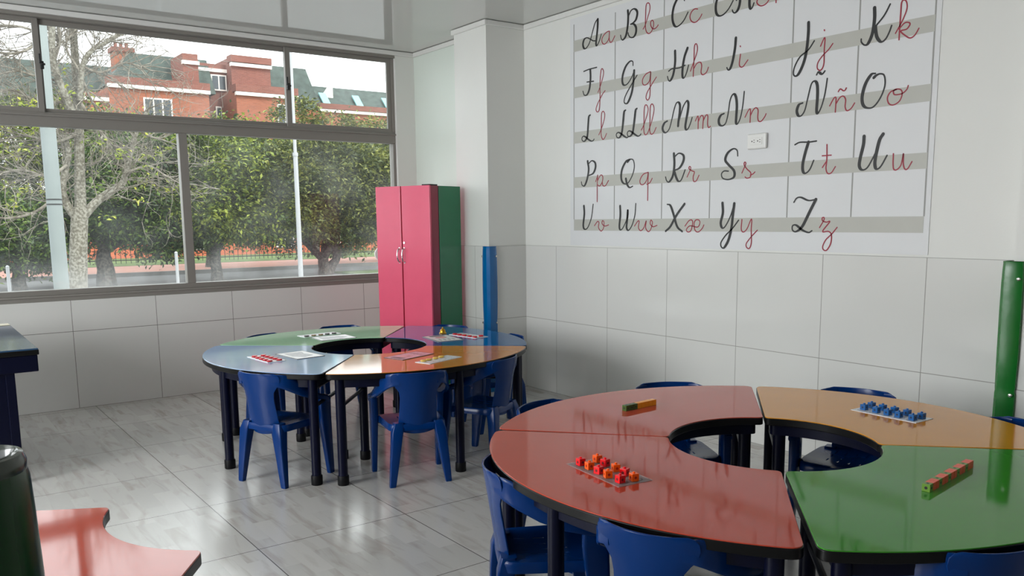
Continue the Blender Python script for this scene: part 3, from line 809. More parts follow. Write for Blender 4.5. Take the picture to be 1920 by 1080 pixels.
FC, NC = (2.415, 4.878), (2.473, 1.818)
fg, ng = 'segments of the far round table', 'segments of the near round table'
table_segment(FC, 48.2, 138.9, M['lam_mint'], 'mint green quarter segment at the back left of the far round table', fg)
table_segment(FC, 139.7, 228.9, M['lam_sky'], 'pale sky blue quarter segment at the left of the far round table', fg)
table_segment(FC, 229.7, 318.8, M['lam_orange'], 'orange quarter segment at the front of the far round table', fg)
table_segment(FC, 319.6, 407.4, M['lam_blue'], 'deep blue quarter segment at the back right of the far round table, nearest the cabinet', fg)
table_segment(NC, 132.3, 221.2, M['lam_red'], 'coral red quarter segment of the near table carrying the red and orange cubes', ng)
table_segment(NC, 42.0, 131.5, M['lam_red'], 'coral red quarter segment of the near table carrying the green and amber cube bar', ng)
table_segment(NC, 314.2, 401.0, M['lam_yellow'], 'ochre yellow quarter segment of the near table carrying the blue cubes', ng)
table_segment(NC, 222.8, 313.4, M['lam_green'], 'green quarter segment of the near round table in the bottom right corner', ng)
table_segment((.746, 2.353), 150.2, 236.6, M['lam_red_gloss'], 'lone pale reflecting red quarter table beside the dark green padded post', None)

# ------------------------------------------------------------------ chairs
def seat_mesh():
    sx_ = [-.07, -.024, .024, .07]
    xs = sorted(set([-.160, -.145, -.12, 0, .12, .145, .160] + [round(x + d, 4) for x in sx_ for d in (-.0035, .0035)]))
    ysl = [(-.105, -.065), (-.04, 0.0), (.025, .065)]
    ys = sorted(set([-.165, -.15, -.125, .09, .12, .145, .165] + [v for p in ysl for v in p]))
    mb = MB()
    idx = {}
    def P(x, y):
        rx, ry = x / .160, y / .165
        k = 1 - .10 * (abs(rx) ** 6) * (abs(ry) ** 6)
        z = .338 - .012 * (1 - rx * rx) * (1 - ry * ry) - .010 * max(0, ry) ** 6
        return (x * k * (1 + .05 * ry), y * k, z)
    nx, ny = len(xs), len(ys)
    v = [P(x, y) for y in ys for x in xs]
    f = []
    for j in range(ny - 1):
        for i in range(nx - 1):
            hole = any(abs((xs[i] + xs[i + 1]) / 2 - s) < .0034 for s in sx_) and any(abs(ys[j] - a) < 1e-6 and abs(ys[j + 1] - b) < 1e-6 for a, b in ysl)
            if not hole:
                f.append((j * nx + i, j * nx + i + 1, (j + 1) * nx + i + 1, (j + 1) * nx + i))
    # skirt
    ring = [i for i in range(nx)] + [j * nx + nx - 1 for j in range(1, ny)] + [(ny - 1) * nx + i for i in range(nx - 2, -1, -1)] + [j * nx for j in range(ny - 2, 0, -1)]
    n0 = len(v)
    for dz, sc in ((-.008, 1.03), (-.036, 1.035)):
        for q in ring:
            x, y, z = v[q]
            v.append((x * sc, y * sc, z + dz))
    m = len(ring)
    for k in range(m):
        k2 = (k + 1) % m
        f.append((ring[k2], ring[k], n0 + k, n0 + k2))
        f.append((n0 + k2, n0 + k, n0 + m + k, n0 + m + k2))
    mb.add(v, f)
    return mb

def back_mesh():
    keys = [(.292, .095, -.158), (.315, .104, -.163), (.35, .106, -.170), (.42, .101, -.180), (.48, .099, -.189), (.515, .104, -.194), (.54, .122, -.198), (.560, .140, -.201), (.585, .148, -.205), (.604, .146, -.208), (.616, .135, -.210), (.620, .118, -.211)]
    m = 16
    v, f = [], []
    for z, hw, y in keys:
        for i in range(m + 1):
            t = -1 + 2 * i / m
            zz = z
            if z < .32: zz = z - .012 * (1 - t * t) * 1.0
            v.append((hw * t, y + .030 * t * t * (hw / .1), zz))
    for j in range(len(keys) - 1):
        for i in range(m):
            f.append((j * (m + 1) + i, j * (m + 1) + i + 1, (j + 1) * (m + 1) + i + 1, (j + 1) * (m + 1) + i))
    return MB().add(v, f)

def arm_mesh(s):
    path = [((.104, -.1815, .583), .006, .060), ((.133, -.167, .583), .008, .068), ((.156, -.146, .576), .011, .074), ((.176, -.100, .550), .020, .073), ((.190, -.035, .508), .034, .058), ((.195, .035, .472), .044, .040), ((.196, .09, .456), .047, .032), ((.195, .130, .446), .047, .034), ((.193, .156, .425), .042, .034)]
    C = [Vector((s * p[0][0], p[0][1], p[0][2])) for p in path]
    secs = []
    for i, (c, w, h) in enumerate(path):
        d = (C[min(i + 1, len(C) - 1)] - C[max(i - 1, 0)]).normalized()
        lat = d.cross(Vector((0, 0, 1)))
        lat = lat.normalized() if lat.length > .05 else Vector((1, 0, 0))
        if lat.x * s < 0: lat = -lat
        up = lat.cross(d)
        if up.z < 0: up = -up
        secs.append((C[i], lat, up.normalized(), w, h))
    return MB().sweep(secs)

def front_leg(s):
    path = [((.191, .124, .452), .040, .074), ((.190, .127, .40), .038, .084), ((.188, .132, .33), .038, .080), ((.188, .147, .18), .034, .060), ((.189, .164, .012), .029, .040), ((.189, .165, 0.0), .027, .036)]
    return MB().sweep([((s * c[0], c[1], c[2]), (1, 0, 0), (0, 1, 0), w, h) for c, w, h in path], n=20, e=.28)

def rear_leg(s):
    path = [((.108, -.140, .345), .050, .050), ((.118, -.150, .30), .062, .058), ((.128, -.158, .22), .054, .050), ((.143, -.166, .10), .044, .040), ((.154, -.171, .010), .035, .030), ((.155, -.171, 0), .032, .027)]
    return MB().sweep([((s * c[0], c[1], c[2]), (1, 0, 0), (0, 1, 0), w, h) for c, w, h in path], n=20, e=.28)

def make_chair(label, group):
    t = thing('child_armchair', label, 'chair', (0, 0, 0), 0, group)
    o = seat_mesh().build('seat', M['chair'], t, smooth=50, recalc=True)
    md = o.modifiers.new('shell', 'SOLIDIFY'); md.thickness = .0045; md.offset = -1
    o = back_mesh().build('backrest', M['chair'], t, smooth=60)
    md = o.modifiers.new('shell', 'SOLIDIFY'); md.thickness = .007; md.offset = 0
    md = o.modifiers.new('round', 'BEVEL'); md.width = .0025; md.segments = 2; md.limit_method = 'ANGLE'
    for s in (-1, 1):
        arm_mesh(s).build('armrest', M['chair'], t, smooth=60)
    for s in (-1, 1):
        front_leg(s).build('leg', M['chair'], t, smooth=50)
        rear_leg(s).build('leg', M['chair'], t, smooth=50)
    return t

gF, gN = "children's chairs around the far table", "children's chairs around the near table"
CH = [
    ((1.659, 4.462), 26, "blue child's armchair in front of the pale blue segment, its back to us at left", gF),
    ((2.233, 4.020), 74, "blue child's armchair in front of the orange segment, seen squarely from behind", gF),
    ((2.742, 4.086), 115, "blue child's armchair at the orange segment's right end, partly behind the near red table", gF),
    ((2.116, 5.694), -70, "blue child's armchair behind the mint segment, only its left back rim showing", gF),
    ((2.666, 5.794), -99, "blue child's armchair between the mint segment and the wall, close to the pink cabinet", gF),
    ((3.221, 5.327), -151, "blue child's armchair behind the blue segment in front of the green cabinet side", gF),
    ((3.245, 4.680), 165, "blue child's armchair at the right end of the blue segment beside the white tiled wall", gF),
    ((1.679, 2.121), -30, "blue child's armchair at the left edge of the near table, slotted seat showing", gN),
    ((1.668, 1.540), 18.5, "blue child's armchair at the bottom centre, broad back to us below the red edge", gN),
    ((2.162, 1.029), 67.5, "blue child's armchair at the green segment in the bottom right corner", gN),
    ((2.880, 2.650), -122, "blue child's armchair behind the far red segment, seen through the table's hole at left", gN),
    ((3.369, 2.077), -163, "blue child's armchair behind the ochre segment, rim showing beyond the blue cubes", gN),
    ((2.240, 2.671), -77, "blue child's armchair at the left tip of the far red segment of the near table", gN),
    ((3.299, 1.437), 155, "blue child's armchair at the ochre segment's right end below the green padded guard", gN),
]
c0 = None
for (x, y), a, lab, g in CH:
    if c0 is None:
        c0 = make_chair(lab, g); c0.location = (x, y, 0); c0.rotation_euler = (0, 0, R_(a - 90))
    else:
        dup(c0, (x, y, 0), R_(a - 90), lab, g)

# ------------------------------------------------------------------ cabinet
CA = math.atan2(5.852 - 6.388, 3.462 - 3.267)           # along the doors, left end to right end
cb = thing('wardrobe_cabinet', 'tall glossy cabinet with pink doors and a green side in the corner', 'cabinet', (3.267, 6.388, 0), CA)
CW, CD, CHh = .572, .405, 1.69
# local x along the doors, local y into the cabinet
MB().box(0, CW, .022, .112, .05, CHh).build('front_frame', M['pink_dark'], cb, smooth=0, bevel=.002)
MB().box(.01, CW - .012, .112, .120, .05, CHh - .004).build('shadow_gap', M['hole'], cb, smooth=0)
MB().box(0, CW - .018, .120, CD, .05, CHh).build('carcass', M['pink'], cb, smooth=0, bevel=.003)
MB().box(CW - .018, CW + .001, .120, CD, .05, CHh).build('side_panel', M['cab_green'], cb, smooth=0, bevel=.003)
MB().box(CW - .10, CW - .02, .03, .13, CHh, CHh + .012).build('top_bracket', M['hole'], cb, smooth=0, bevel=.001)
for lx in (.02, CW - .06):
    for ly in (.03, CD - .06):
        MB().box(lx, lx + .04, ly, ly + .04, 0, .05).build('foot', M['hole'], cb, smooth=0)
gapx = .272
for k, (x0, x1) in enumerate(((-.002, gapx - .007), (gapx + .007, CW + .001))):
    d = MB().box(x0, x1, 0, .02, .05, CHh + .002).build('door', M['pink'], cb, smooth=0, bevel=.002)
    hx = gapx - .026 if k == 0 else gapx + .026
    z0, z1 = 1.075, 1.19
    pts = catmull([(hx, 0, z0), (hx, -.022, z0 + .012), (hx, -.034, (z0 + z1) / 2), (hx, -.022, z1 - .012), (hx, 0, z1)], 5)
    h = MB().tube(pts, .0055, 10)
    h.tube([(hx, 0.001, z0), (hx, -.006, z0)], .009, 12).tube([(hx, 0.001, z1), (hx, -.006, z1)], .009, 12)
    h.build('handle', M['chrome'], d)
    if k == 1:
        MB().tube([(hx + .002, 0.001, 1.235), (hx + .002, -.007, 1.235)], .010, 16).build('lock', M['chrome'], d)

# ------------------------------------------------------------------ padded corner guards
def guard(loc, rz, m, label, h=1.2, w=.105, d=.05):
    """vinyl sleeve folded round a wall corner: local x,y point away from the corner along the two faces"""
    t = thing('corner_guard', label, 'corner guard', loc, rz)
    def outline(s, k):
        # L-shaped padded section; corner at origin, material outside the corner
        e = d * s * k
        a = w * s
        return [(a, 0), (a, -e * .55), (a * .55, -e), (-e * .4, -e * 1.05), (-e * 1.05, -e * .4), (-e, a * .55), (-e * .55, a), (0, a), (0, 0)]
    lv = [(0, .93), (.02, 1), (.12, 1), (.25, .97), (.45, 1.0), (.575, 1.0), (.59, .95), (.605, .99), (.75, 1.05), (.95, 1.04), (1.1, 1.0), (1.17, .95), (1.19, .92), (1.2, .95)]
    v, f = [], []
    n = 9
    for i, (z, s) in enumerate(lv):
        for p in outline(s, 1 + .05 * math.sin(7 * z)):
            v.append((p[0], p[1], z * h / 1.2))
    for i in range(len(lv) - 1):
        for k in range(n):
            k2 = (k + 1) % n
            f.append((i * n + k, i * n + k2, (i + 1) * n + k2, (i + 1) * n + k))
    f.append(tuple(range(n - 1, -1, -1)))
    o = MB().add(v, f).build('cover', m, t, smooth=28)
    # open top: foam seen inside the sleeve
    q = [(p[0] * .93 - .001, p[1] * .93 - .001) for p in outline(.90, 1)]
    MB().prism(q, h - .05, h - .012).build('foam_core', M['hole'], t, smooth=0)
    for z in (.575, 1.12):
        for x, y, nx, ny in ((w * .78, -d * .82, 0, -1), (-d * .82, w * .78, -1, 0)):
            a = Vector((x, y, z * h / 1.2)); nrm = Vector((nx, ny, 0))
            MB().tube([a + nrm * -.004, a + nrm * .007, a + nrm * .009], [.008, .008, .004], 14).build('snap_button', M['snap'], t)
    return t

guard((3.888, 5.648, 0), 0, M['vinyl_blue'], 'blue padded vinyl corner guard on the wall pilaster behind the far table', w=.068, d=.030)
guard((4.177, 1.786, 0), -PI / 2, M['vinyl_green'], 'bright green padded vinyl corner guard at the right edge against the white wall', w=.062, d=.030)
# dark green padded post close to the camera
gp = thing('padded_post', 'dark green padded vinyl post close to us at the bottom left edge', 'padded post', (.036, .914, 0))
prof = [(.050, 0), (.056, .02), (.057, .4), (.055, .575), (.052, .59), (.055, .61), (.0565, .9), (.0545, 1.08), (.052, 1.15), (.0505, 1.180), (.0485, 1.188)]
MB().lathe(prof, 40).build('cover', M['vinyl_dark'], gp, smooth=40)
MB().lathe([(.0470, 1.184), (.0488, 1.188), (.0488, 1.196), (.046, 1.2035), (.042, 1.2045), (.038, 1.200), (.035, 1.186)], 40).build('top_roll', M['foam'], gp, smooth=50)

# ------------------------------------------------------------------ desk at the left
dk = thing('teacher_desk', 'dark navy desk with a glossy blue top at the left edge before the window', 'desk', (-.25, 5.93, 0))
DX1, DY0, DY1 = .835, -.735, .735
MB().box(-.75, DX1, DY0, DY1, .722, .748).build('desk_top', M['desk_top'], dk, smooth=0, bevel=.004)
MB().box(-.752, DX1 + .002, DY0 - .002, DY1 + .002, .712, .741).build('edge_band', M['edge'], dk, smooth=0, bevel=.004)
MB().box(-.745, DX1 - .006, DY0 + .006, DY1 - .006, .62, .712).build('apron', M['navy'], dk, smooth=0, bevel=.004)
MB().box(-.70, DX1 - .13, DY0 + .03, DY0 + .055, .215, .62).build('modesty_panel', M['navy'], dk, smooth=0, bevel=.003)
for x in (-.70, DX1 - .165):
    for y in (DY0 + .02, DY1 - .07):
        MB().box(x, x + .045, y, y + .045, 0, .62).build('leg', M['navy'], dk, smooth=0, bevel=.003)
pp = MB().box(-.13, .13, -.06, .06, 0, .002).build('paper_sheet', M['paper_cream'], None, smooth=0, loc=(.45, 6.57, .749))
tag(pp, 'cream paper sheet lying on the far corner of the navy desk', 'paper')

# ------------------------------------------------------------------ white cut-out by the window
wc = MB()
prof = []
for k in range(48):
    a = 2 * PI * k / 48
    rr = .105 + .018 * abs(math.sin(2.5 * a))
    prof.append((rr * math.cos(a), rr * math.sin(a) * .95))
mxw = Matrix.Translation((0, 0, .23)) @ Matrix.Rotation(PI / 2, 4, 'X')
wc.prism(prof, -.009, .009, mx=mxw)
wc.box(-.022, .022, -.009, .009, 0, .14)
wo = wc.build('cutout_decoration', M['white_board'], None, bevel=.003)
wo.location = (3.745, 7.145, .876)
tag(wo, 'white rounded cut-out decoration standing on the sill behind the pink cabinet', 'decoration')

# ------------------------------------------------------------------ things on the tables
def rot(a): return Matrix.Rotation(R_(a), 4, 'Z')
def card(c, u, v, ang, kind, label):
    """flat card: u along ang, v across"""
    t = thing('picture_card', label, 'card', (c[0], c[1], ZT), R_(ang))
    base = {'pink': M['paper_pink']}.get(kind, M['paper'])
    MB().box(-u / 2, u / 2, -v / 2, v / 2, 0, .0035).build('card_sheet', base, t, smooth=0)
    b = MB()
    b.box(-u / 2, u / 2, -v / 2, -v / 2 + .005, .0005, .0038).box(-u / 2, -u / 2 + .005, -v / 2, v / 2, .0005, .0038).box(u / 2 - .005, u / 2, -v / 2, v / 2, .0005, .0038).box(-u / 2, u / 2, v / 2 - .005, v / 2, .0005, .0038)
    b.build('dark_border', M['print_dark'], t, smooth=0)
    g = MB()
    if kind == 'grey':
        g.prism([(-u * .38, -v * .3), (u * .1, -v * .36), (u * .36, -v * .1), (u * .22, v * .3), (-u * .1, v * .22), (-u * .34, v * .34)], .0034, .0041)
        g.build('printed_picture', M['print_grey'], t, smooth=0)
    else:
        pts = [(u * .13 * math.cos(k * PI / 12) - u * .1, v * .22 * math.sin(k * PI / 12)) for k in range(24)]
        g.prism(pts, .0034, .0041)
        g.build('printed_picture', M['print_pink'], t, smooth=0)
        l = MB()
        for k in range(4):
            l.box(u * .18, u * .34, -v * .3 + k * v * .18, -v * .26 + k * v * .18, .0034, .0042)
        l.build('printed_marks', M['print_dark'], t, smooth=0)
        MB().box(-u * .42, -u * .3, -v * .3, v * .3, .0034, .0042).build('printed_block', M['print_dark'], t, smooth=0)
    return t

def ten_frame(c, ang, label, m, L=.285, Wd=.112, z=ZT, th=.003):
    t = thing('ten_frame_card', label, 'ten frame', (c[0], c[1], z), R_(ang))
    MB().box(-L / 2, L / 2, -Wd / 2, Wd / 2, 0, th).build('sheet', m, t, smooth=0)
    g = MB()
    for i in range(5):
        for j in (-1, 1):
            cx, cy = (i - 2) * .054, j * .027
            o = [(cx + .0205 * math.cos(k * PI / 14), cy + .0205 * math.sin(k * PI / 14)) for k in range(28)]
            q = [(cx + .0192 * math.cos(k * PI / 14), cy + .0192 * math.sin(k * PI / 14)) for k in range(28)]
            g.ring(o, q, th - .0004, th + .0003)
    g.build('printed_circles', M['print_dark'], t, smooth=0)
    return t

_disc = {}
def disc(c, m, label, group, z=ZT + .0033):
    if m.name not in _disc:
        _disc[m.name] = MB().lathe([(.0145, 0), (.0165, .0015), (.0165, .0075), (.0145, .009)], 24)
    o = _disc[m.name].build('counter_disc', m, None)
    o.location = (c[0], c[1], z)
    tag(o, label, 'counter', group)
    return o

ORD = ['first', 'second', 'third', 'fourth', 'fifth', 'sixth']
ten_frame((1.702, 4.792), -85.4, 'white ten frame under ten red counters on the pale blue segment', M['mat_white'])
g = 'red counters on the pale blue segment'
for i, p in enumerate([(1.719, 4.884), (1.724, 4.832), (1.729, 4.780), (1.733, 4.728), (1.737, 4.676)]):
    disc(p, M['disc_red'], f'red counter on the pale blue segment, {ORD[i]} from left, back row', g)
for i, p in enumerate([(1.665, 4.884), (1.667, 4.828), (1.669, 4.773), (1.671, 4.718), (1.675, 4.664)]):
    disc(p, M['disc_red'], f'red counter on the pale blue segment, {ORD[i]} from left, front row', g)
card((1.908, 4.788), .27, .183, -83.8, 'grey', 'grey printed picture card on the pale blue segment next to the red counters')
ten_frame((2.371, 5.576), 5, 'white ten frame with five dark counters on the mint segment', M['mat_white'])
for i, p in enumerate([(2.256, 5.525), (2.309, 5.527), (2.363, 5.530), (2.413, 5.534), (2.467, 5.539)]):
    disc(p, M['disc_tan'] if i in (1, 2) else M['disc_dark'], f'{"tan" if i in (1, 2) else "dark"} counter on the mint segment, {ORD[i]} from the left in its row', 'counters on the mint segment')
card((2.385, 5.362), .256, .20, -2, 'grey', 'grey picture card on the mint segment in front of the dark counters')
card((2.943, 4.841), .285, .18, -98, 'pic', 'picture card with pink drawing on the deep blue segment')
ten_frame((3.150, 4.840), -82, 'white ten frame with six red counters on the deep blue segment', M['mat_white'])
for i, p in enumerate([(3.101, 4.935), (3.107, 4.885), (3.114, 4.835), (3.120, 4.778), (3.126, 4.722), (3.190, 4.742)]):
    disc(p, M['disc_red'], f'red counter on the deep blue segment, {ORD[i]} from the left' + (' and set apart' if i == 5 else ''), 'red counters on the deep blue segment')
card((2.403, 4.336), .272, .15, 18, 'pink', 'pinkish picture card lying on the front orange segment')
ten_frame((2.468, 4.107), 19, 'grey ten frame with four yellow counters on the orange segment', M['mat_white'])
for i, p in enumerate([(2.363, 4.102), (2.408, 4.117), (2.463, 4.136), (2.513, 4.155)]):
    disc(p, M['disc_yellow'], f'yellow counter on the orange segment, {ORD[i]} from the left in its row', 'yellow counters on the orange segment')
bl = thing('brass_ornament', 'small round brass coloured ornament on the deep blue segment behind the picture card', 'ornament', (3.075, 5.055, ZT))
MB().lathe([(.026, 0), (.027, .004), (.021, .010), (.019, .022), (.014, .031), (.006, .036)], 28).build('body', M['gold'], bl)
MB().lathe([(.004, .034), (.006, .040), (.004, .046)], 16).build('knob', M['gold'], bl)

CS = .0235
def cube_mb(s=CS, mx=None, mb=None, studtop=True):
    mb = mb or MB()
    h = s / 2
    t = s * .17
    mb.box(-h, h, -h, h, 0, s, mx=mx)
    return mb
def cube_thing(c, ang, m, label, group, z, hm=None):
    t = thing('snap_cube', label, 'toy cube', (c[0], c[1], z), R_(ang), group)
    MB().box(-CS / 2, CS / 2, -CS / 2, CS / 2, 0, CS).build('cube_body', m, t, smooth=0, bevel=.0012)
    MB().lathe([(.0042, CS - .001), (.0042, CS + .004), (.0034, CS + .005)], 14).build('stud', m, t)
    h = MB()
    for a in range(4):
        h.tube([(0, -CS / 2 + .004, CS / 2), (0, -CS / 2 - .0002, CS / 2)], .0044, 14, mx=rot(90 * a))
    h.build('socket_hole', hm or M['hole'], t)
    return t
mt = MB().box(-.14, .14, -.063, .063, 0, .002).build('counting_mat', M['mat_clear'], None, smooth=0, bevel=.0008)
def mat_thing(c, ang, m, label, L, Wd):
    t = ten_frame(c, ang, label, m, L=L, Wd=Wd, th=.002)
    t['category'] = 'mat'; t.name = 'counting_mat'
    return t
bpy.data.objects.remove(mt)
mat_thing((1.759, 1.906), -96.5, M['mat_clear'], 'clear plastic counting mat under the red and orange cubes on the red segment', .285, .128)
cr_, co_ = M['cube_red'], M['cube_orange']
gC = 'loose cubes on the near red segment'
front = [(1.736, 2.012), (1.730, 1.962), (1.721, 1.908), (1.716, 1.860), (1.711, 1.800)]
back = [(1.803, 2.006), (1.792, 1.956), (1.780, 1.893), (1.770, 1.842), (1.757, 1.788)]
fc = ['red', 'orange', 'red', 'orange', 'red']; bc = ['orange', 'red', 'orange', 'red', 'orange']
random.seed(3)
for i in range(5):
    for row, P, cc in (('front', front, fc), ('back', back, bc)):
        nm = cc[i]
        sel = [k for k in range(5) if cc[k] == nm]
        lab = f'{nm} snap cube on the clear mat, {ORD[sel.index(i)]} {nm} one in the {row} row'
        cube_thing(P[i], random.uniform(-25, 12) + (10 if nm == 'red' else 0), cr_ if nm == 'red' else co_, lab, gC, ZT + .0024, M['hole_' + nm])
mat_thing((3.183, 1.776), -92.5, M['mat_white'], 'white counting mat under the blue cubes on the ochre segment', .285, .118)
gB = 'blue cubes on the ochre segment'
for i, (p, q) in enumerate(zip([(3.168, 1.884), (3.161, 1.826), (3.156, 1.774), (3.153, 1.726), (3.148, 1.666)], [(3.224, 1.884), (3.219, 1.832), (3.214, 1.778), (3.209, 1.722), (3.199, 1.658)])):
    cube_thing(p, -8 + random.uniform(-6, 6), M['cube_blue'], f'blue snap cube on the white mat, {ORD[i]} from left, front row', gB, ZT + .0024, M['hole_blue'])
    cube_thing(q, -8 + random.uniform(-6, 6), M['cube_blue'], f'blue snap cube on the white mat, {ORD[i]} from left, back row', gB, ZT + .0024, M['hole_blue'])

def bar(start, ang, cols, label):
    t = thing('cube_bar', label, 'cube bar', (start[0], start[1], ZT), R_(ang))
    for i, m in enumerate(cols):
        x = CS * (i + .5)
        o = MB().box(x - CS / 2 + .0003, x + CS / 2 - .0003, -CS / 2, CS / 2, 0, CS).build('snap_cube', m, t, smooth=0, bevel=.0009)
        h = MB()
        h.tube([(x, 0, CS - .003), (x, 0, CS + .0002)], .0040, 12)
        h.tube([(x, -CS / 2 + .003, CS / 2), (x, -CS / 2 - .0002, CS / 2)], .0040, 12)
        if i == 0:
            h.tube([(.003, 0, CS / 2), (-.0002, 0, CS / 2)], .0045, 12)
        dark = M['hole'] if m in (M['cube_green'], M['cube_lime']) else m
        h.build('socket_hole', dark, o)
    return t
bar((2.392, 2.496), 3, [M['cube_green']] * 3 + [M['cube_yellow']] * 5, 'toy cube bar of dark green and amber cubes on the far red segment')
bar((2.350, 1.193), 7, sum([[M['cube_lime'], M['cube_coral'], M['cube_coral']] for _ in range(5)], []), 'long toy cube bar of lime and coral cubes on the green segment')

# ------------------------------------------------------------------ outside: street
G = -0.4
def ground(name, x0, x1, y0, y1, z0, z1, m):
    return struct(MB().box(x0, x1, y0, y1, z0, z1).build(name, m, smooth=0))
ground('road', -40, 90, YW + .15, 31.0, G - .3, G, M['asphalt'])
ground('kerb', -40, 90, 31.0, 31.25, G - .3, G + .13, M['kerb'])
ground('sidewalk', -40, 90, 31.25, 36.2, G - .3, G + .12, M['pavers'])
ground('garden_ground', -40, 90, 36.2, 120, G - .3, G + .13, M['grass'])
ground('verge', 12.4, 40, 24.5, 27.6, G - .3, G + .06, M['grass'])

def post(name, label, cat, x, y, r0, r1, z1, m, group=None):
    t = thing(name, label, cat, (x, y, G), 0, group)
    MB().tube([(0, 0, 0), (0, 0, z1 - G)], [r0, r1], 20).build('shaft', m, t)
    return t
pl_ = post('utility_pole', 'thick pale concrete utility pole outside the left window', 'pole', 1.672, 12, .092, .080, 7.0, M['concrete'])
for z in (1.66, 1.72):
    MB().tube([(0, 0, z - G - .008), (0, 0, z - G + .008)], [.0925, .0925], 20).build('strap', M['iron'], pl_)
lp = post('lamp_post', 'slim white metal lamp post outside the right window pane', 'lamp post', 8.90, 22, .066, .058, 3.2, M['white_metal'])
MB().tube([(0, 0, 3.2 - G), (0, 0, 7.2 - G)], [.044, .036], 16).build('upper_shaft', M['white_metal'], lp)
MB().tube([(0, 0, 3.15 - G), (0, 0, 3.24 - G)], [.072, .072], 16).build('collar', M['white_metal'], lp)
for x, z, lab in ((1.835, .56, 'short white post in the street at the far left of the window'), (5.152, .74, 'white post in the street left of the window mullion')):
    b = post('street_post', lab, 'post', x, 20, .034, .034, z, M['white_metal'], 'white street posts')
    MB().tube([(0, 0, z - G), (0, 0, z - G + .03)], [.04, .012], 14).build('cap', M['white_metal'], b)

fn = thing('garden_fence', 'black iron bar fence along the lawn across the street', 'fence', (5, 38.5, G + .1))
for z in (.14, .82):
    MB().box(0, 19, -.02, .02, z, z + .04).build('rail', M['iron'], fn, smooth=0)
for k in range(96):
    x = .1 + k * .198
    MB().box(x - .011, x + .011, -.011, .011, 0, .95).build('bar', M['iron'], fn, smooth=0)

# ------------------------------------------------------------------ outside: houses
def hbox(name, m, par, x0, x1, y0, y1, z0, z1):
    return MB().box(x0, x1, y0, y1, z0, z1).build(name, m, par, smooth=0)
def window(par, x0, x1, z0, z1, y, mull=1):
    f = hbox('window', M['band'], par, x0, x1, y - .06, y + .05, z0, z1)
    n = mull + 1
    w = (x1 - x0 - .08 * (n + 1)) / n
    for k in range(n):
        a = x0 + .08 + k * (w + .08)
        hbox('pane', M['win_dk'], f, a, a + w, y - .075, y - .05, z0 + .08, z1 - .08)
    return f
def cornice_band(par, x0, x1, y, z, d=.18):
    hbox('cornice', M['band'], par, x0 - .05, x1 + .05, y - d, y + .1, z, z + .2)
def mansard(par, x0, x1, y0, y1, z0, z1, sx0=.8, sx1=.8, sy=1.6):
    v = [(x0, y0, z0), (x1, y0, z0), (x1, y1, z0), (x0, y1, z0), (x0 + sx0, y0 + sy, z1), (x1 - sx1, y0 + sy, z1), (x1 - sx1, y1 - .3, z1), (x0 + sx0, y1 - .3, z1)]
    f = [(0, 3, 2, 1), (4, 5, 6, 7), (0, 1, 5, 4), (1, 2, 6, 5), (2, 3, 7, 6), (3, 0, 4, 7)]
    return MB().add(v, f).build('roof', M['slate'], par, smooth=0)

h1 = thing('brick_apartment_house', 'red brick apartment house with green mansard roof seen through the upper window', 'building')
hbox('wall', M['brick'], h1, 8.5, 10.0, 50.2, 56, G, 8.25)
cornice_band(h1, 8.5, 10.0, 50.2, 7.86)
hbox('parapet', M['brick_dk'], h1, 8.45, 10.0, 50.05, 50.6, 8.06, 8.3)
hbox('wall', M['brick'], h1, 10.0, 15.25, 50, 57, G, 8.7)
hbox('parapet', M['brick_dk'], h1, 9.95, 15.3, 49.85, 50.6, 8.82, 9.2)
cornice_band(h1, 10.0, 15.25, 50, 8.6)
window(h1, 11.7, 13.2, 6.7, 8.2, 50, 2)
mansard(h1, 10.4, 16.6, 53, 60, 9.1, 11.25, 1.7, .1, 1.2)
mansard(h1, 2.0, 12.6, 56, 62, 8.6, 10.85, .2, .2, 1.3)
ch = hbox('chimney', M['brick'], h1, 11.3, 12.35, 54.4, 55.4, 8.8, 11.3)
hbox('chimney_cap', M['brick_dk'], ch, 11.2, 12.45, 54.3, 55.5, 11.3, 11.55)
for x in (11.35, 11.65, 11.95):
    MB().tube([(x + .15, 54.8, 11.5), (x + .15, 54.8, 11.85)], .1, 10).build('chimney_pot', M['brick_dk'], ch)
hbox('tower', M['brick_dk'], h1, 14.2, 15.05, 51, 53.5, G, 10.95)
cornice_band(h1, 14.2, 15.05, 51, 10.35, .12)
hbox('wall', M['brick_dk'], h1, 15.9, 17.7, 54, 58, G, 11.05)
cornice_band(h1, 15.0, 17.7, 54, 10.55)
hbox('wall', M['brick_dk'], h1, 17.6, 20.05, 53, 58, G, 11.4)
cornice_band(h1, 17.6, 20.05, 53, 10.85)
hbox('parapet', M['brick_dk'], h1, 17.55, 20.1, 52.8, 53.6, 11.1, 11.5)
window(h1, 16.6, 17.55, 9.45, 10.4, 53.9, 1)
window(h1, 16.8, 17.5, 7.4, 8.5, 53.9, 1)
hbox('wall', M['brick'], h1, 17.15, 20.9, 51, 56, G, 9.25)
cornice_band(h1, 17.15, 20.9, 51, 8.85)
hbox('parapet', M['brick_dk'], h1, 17.1, 20.95, 50.85, 51.6, 9.08, 9.5)
window(h1, 19.6, 20.6, 6.9, 8.5, 51, 1)
mansard(h1, 19.6, 23.6, 54, 60, 9.3, 11.55, .4, .2, 1.4)

